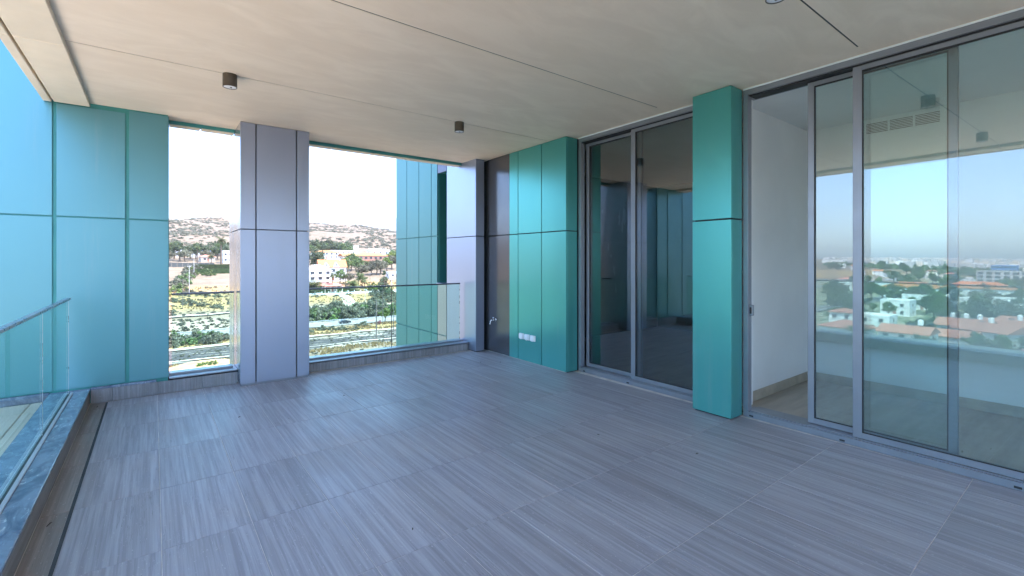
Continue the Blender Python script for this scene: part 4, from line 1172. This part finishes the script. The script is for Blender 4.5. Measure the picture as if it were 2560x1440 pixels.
M['car_paint'] = plain('dark blue car paint', (.025, .035, .05), .25, .3, .05, 1, coat=.6)
M['car_glass'] = plain('car glass', (.02, .025, .03), .08, 0, .05)
M['tyre'] = plain('tyre rubber', (.02, .02, .02), .8, 0, .1)
M['rim'] = plain('alloy rim', (.5, .5, .52), .35, .8, .05)
M['lamp_clear'] = plain('headlight', (.75, .75, .72), .2, 0, .03)
M['lamp_red'] = plain('tail light', (.45, .03, .03), .3, 0, .05)
def car(label, x, y, rz, paint='car_paint', z=None):
    t = thing('car', label, 'car', (x, y, (G(x, y) + .24) if z is None else z), rz)
    prof_ = [(-2.2, .28), (-2.25, .62), (-2.15, .86), (-1.25, .98), (1.75, .98), (2.15, .90), (2.2, .55), (2.15, .28)]
    b = MB(); b.prism(prof_, -.88, .88); bd = b.build('body', M[paint], t)
    b = MB()
    lo = [(-1.2, .97), (1.7, .97)]; hi = [(-.45, 1.46), (1.15, 1.46)]
    vs = [(lo[0][0], -.84, .985), (lo[1][0], -.84, .985), (lo[1][0], .84, .985), (lo[0][0], .84, .985), (hi[0][0], -.66, 1.44), (hi[1][0], -.66, 1.44), (hi[1][0], .66, 1.44), (hi[0][0], .66, 1.44)]
    b.add(vs, [(0, 1, 5, 4), (1, 2, 6, 5), (2, 3, 7, 6), (3, 0, 4, 7)]); b.build('windows', M['car_glass'], t)
    b = MB(); b.cbox(-.5, 1.2, -.69, .69, 1.442, 1.49, c=.02); b.build('roof', M[paint], t)
    for sx in (-1.35, 1.35):
        for sy in (-.80, .80):
            b = MB(); b.tube((sx, sy - .11, .32), (sx, sy + .11, .32), .32, .32, 16); wh_ = b.build('wheel', M['tyre'], t)
            b = MB(); b.tube((sx, sy - .115, .32), (sx, sy + .115, .32), .19, .19, 12); b.build('rim', M['rim'], wh_)
    for sy in (-.6, .6):
        b = MB(); b.cbox(-2.26, -2.20, sy - .2, sy + .2, .62, .76, c=.02); b.build('headlight', M['lamp_clear'], t)
        b = MB(); b.cbox(2.17, 2.22, sy - .2, sy + .2, .66, .82, c=.02); b.build('tail_light', M['lamp_red'], t)
    return t
car('dark car driving along the road in the wide opening', hx(861, 185), ry(55) - 2.6, math.pi)

# ================================================================== TOWN (mirrored in the big glass door)
def TX(u, dist):
    """point of the town: dist metres out towards -x, along the line of sight after the turn at the glass"""
    return 8.72 - dist, dist * Mx(u) * 1.0 - .039 * dist * 0
E90 = R(90)
def town(label, u, dist, w, d, h, **kw):
    if dist < 300: dist *= 1.16; w *= 1.08; d *= 1.08
    x, y = TX(u, dist); return house(label, x, y, E90 + R(kw.pop('turn', 0)), w, d, h, **kw)
town('white house with faded red hip roof at the left edge of the mirrored town', 2052, 150, 11, 9, 4.2, roof='hip', rise=2.0, floors=1, turn=8)
town('small white house with red hip roof behind the first mirrored one', 2046, 172, 7, 7, 6.2, roof='hip', rise=1.4, floors=2, bays=2)
town('plain white flat house among trees, mirrored left of the door stile', 2122, 178, 9, 8, 5.0, roof='flat', rmat='roof_p', floors=2, bays=2)
town('white house with red roof and gabled portico in the mirrored town', 2195, 142, 10, 9, 5.4, roof='gable', rise=1.7, floors=2, bays=3, porch=True, tanks=((-2.5, 1.5),))
town('long low house with a red gable roof in the mirrored town', 2268, 152, 15, 8, 4.2, roof='gable', rise=1.6, floors=1, bays=4)
town('pale house with red roof and rooftop tanks at the mirrored stile', 2330, 168, 11, 9, 5.6, roof='gable', rise=1.9, floors=2, bays=3, tanks=((-3, 1), (0, 1.4), (3, 1)))
town('terraced red roofed house, left end of the mirrored terrace', 2392, 160, 12, 9, 5.6, roof='gable', rise=1.9, floors=2, bays=3, turn=25, tanks=((1, 1.2),))
town('terraced red roofed house with porches, middle of the mirrored terrace', 2430, 176, 12, 9, 5.4, roof='gable', rise=1.8, floors=2, bays=3, turn=25, porch=True, tanks=((-2, 1.2),))
town('terraced red roofed house, right end of the mirrored terrace', 2474, 190, 12, 9, 5.4, roof='gable', rise=1.8, floors=2, bays=3, turn=25, porch=True)
town('white house with red roof and a water tank at the right picture edge', 2552, 122, 9, 9, 5.0, roof='gable', rise=2.0, floors=2, bays=2, tanks=((0, -2.0),))
town('big white flat roofed block with plain walls in the mirrored town', 2236, 268, 15, 11, 7.0, roof='flat', floors=2, bays=2, ww=.9, wh=.9)
town('white flat roofed block with tanks above the mirrored terrace', 2478, 236, 18, 11, 6.5, roof='flat', floors=2, bays=4, ww=.9, wh=1.0, tanks=((-5, 2), (6, 2)))
town('white house edge beside the tall door stile in the mirrored town', 2172, 232, 10, 9, 6.5, roof='flat', floors=2, bays=2)
town('low white house between the white blocks in the mirrored town', 2330, 285, 20, 10, 5.0, roof='flat', floors=1, bays=5)
town('long white house under the orange roofs in the mirrored town', 2415, 335, 22, 10, 5.5, roof='flat', floors=2, bays=6)
town('wide hall with orange hip roof, left of the pair in the mirrored town', 2205, 395, 30, 16, 6.5, roof='hip', rise=3.4, rmat='roof_o', floors=1, bays=6, wh=2.0)
town('wide hall with orange hip roof, right of the pair in the mirrored town', 2360, 400, 32, 16, 7.0, roof='hip', rise=4.0, rmat='roof_o', floors=1, bays=6, wh=2.0)
town('grey apartment block with open galleries in the mirrored town', 2418, 620, 34, 14, 14.0, roof='flat', wall='hgrey', floors=4, bays=6, ww=3.6, wh=1.8, name='apartment_block', sides=False, door=False)
town('cream apartment block near the right picture edge in the mirrored town', 2540, 700, 44, 14, 17.0, roof='flat', wall='hcream', floors=4, bays=7, ww=3.0, wh=1.8, name='apartment_block', sides=False, door=False)
town('blue fronted office block in the mirrored town', 2420, 900, 24, 14, 17.0, roof='flat', wall='blue_sheet', floors=4, bays=6, ww=3.0, wh=2.0, name='apartment_block', sides=False, door=False)
rg = random.Random(9)
for i in range(34):
    u = rg.uniform(2034, 2600); dist = rg.uniform(380, 1000)
    k_ = i % 4
    town('small pale house in the middle distance of the mirrored town', u, dist, rg.uniform(9, 17), rg.uniform(8, 12), rg.choice((4.5, 5.5, 7)), roof=('flat', 'hip', 'flat', 'gable')[k_], rise=1.8, rmat='roof_p' if k_ == 1 else 'roof_o', floors=2, bays=3, sides=False, door=False, turn=rg.uniform(-25, 25), group='small houses in the middle distance of the town', wall=('hwhite', 'hcream', 'hwhite', 'hwhite')[(i // 3) % 4])
b = MB()
for i in range(2600):
    dist = 1300 + 5200 * rg.random() ** 1.2; u = rg.uniform(2000, 2700); x, y = TX(u, dist); z = G(x, y)
    w_, d_, h_ = rg.uniform(9, 26), rg.uniform(9, 18), rg.choice((4, 5, 6, 8, 10, 14))
    b.box(x - d_ / 2, x + d_ / 2, y - w_ / 2, y + w_ / 2, z - 2, z + h_, rg.choice((0, 1, 2, 2)))
tag(b.build('far_town', [M['hwhite'], M['hcream'], M['hgrey']]), 'far town of pale blocks spreading to the horizon', 'town', kind='stuff')
for i in range(120):
    u = rg.uniform(2010, 2620); dist = 118 + 330 * rg.random() ** 1.1
    x, y = TX(u, dist)
    if any((x - o.location.x) ** 2 + (y - o.location.y) ** 2 < 60 for o in scene.objects if o.name.startswith('house')): continue
    if i % 9 == 0: palm(i % 3, x, y, rg.uniform(.9, 1.3), 'palm standing among the houses of the mirrored town', 'palms in the mirrored town')
    else: tree(('round', 'olive', 'bright', 'olive', 'bright')[i % 5], x, y, rg.uniform(.8, 1.4), 'green tree among the houses of the mirrored town', 'trees in the mirrored town', k=i)
for i in range(210):
    u = rg.uniform(2010, 2620); dist = rg.uniform(230, 1300); x, y = TX(u, dist)
    tree(('round', 'bright', 'olive')[i % 3], x, y, rg.uniform(1.2, 2.2), 'tree in the green belt beyond the orange halls', 'trees in the green belt of the town', k=i)
rd = strip('town_road', M['asphalt'], -900, -60, lambda x: 96 - .035 * (x + 60), 5, .3)

b = MB()
for i in range(3500):
    dist = 1000 + 5000 * rg.random() ** 1.2; x, y = TX(rg.uniform(2000, 2700), dist); r_ = rg.uniform(3, 9)
    lump(b, x, y, r_, r_ * rg.uniform(.7, 1.2), rg)
tag(b.build('far_trees', M['leaf']), 'trees scattered through the far town', 'trees', kind='stuff')
# ================================================================== HAZE
mh = bpy.data.materials.new('haze air'); mh.use_nodes = True
hn = mh.node_tree.nodes; hn.remove(hn['Principled BSDF'])
pv = hn.new('ShaderNodeVolumePrincipled'); pv.inputs['Color'].default_value = (.86, .92, 1.0, 1); pv.inputs['Density'].default_value = 5.5e-5
pv.inputs['Anisotropy'].default_value = .2
mh.node_tree.links.new(pv.outputs[0], hn['Material Output'].inputs['Volume'])
b = MB(); b.box(-8050, 8050, -6050, 9050, -27, 620)
tag(b.build('haze', mh), 'pale summer haze over the land', 'haze', kind='stuff')
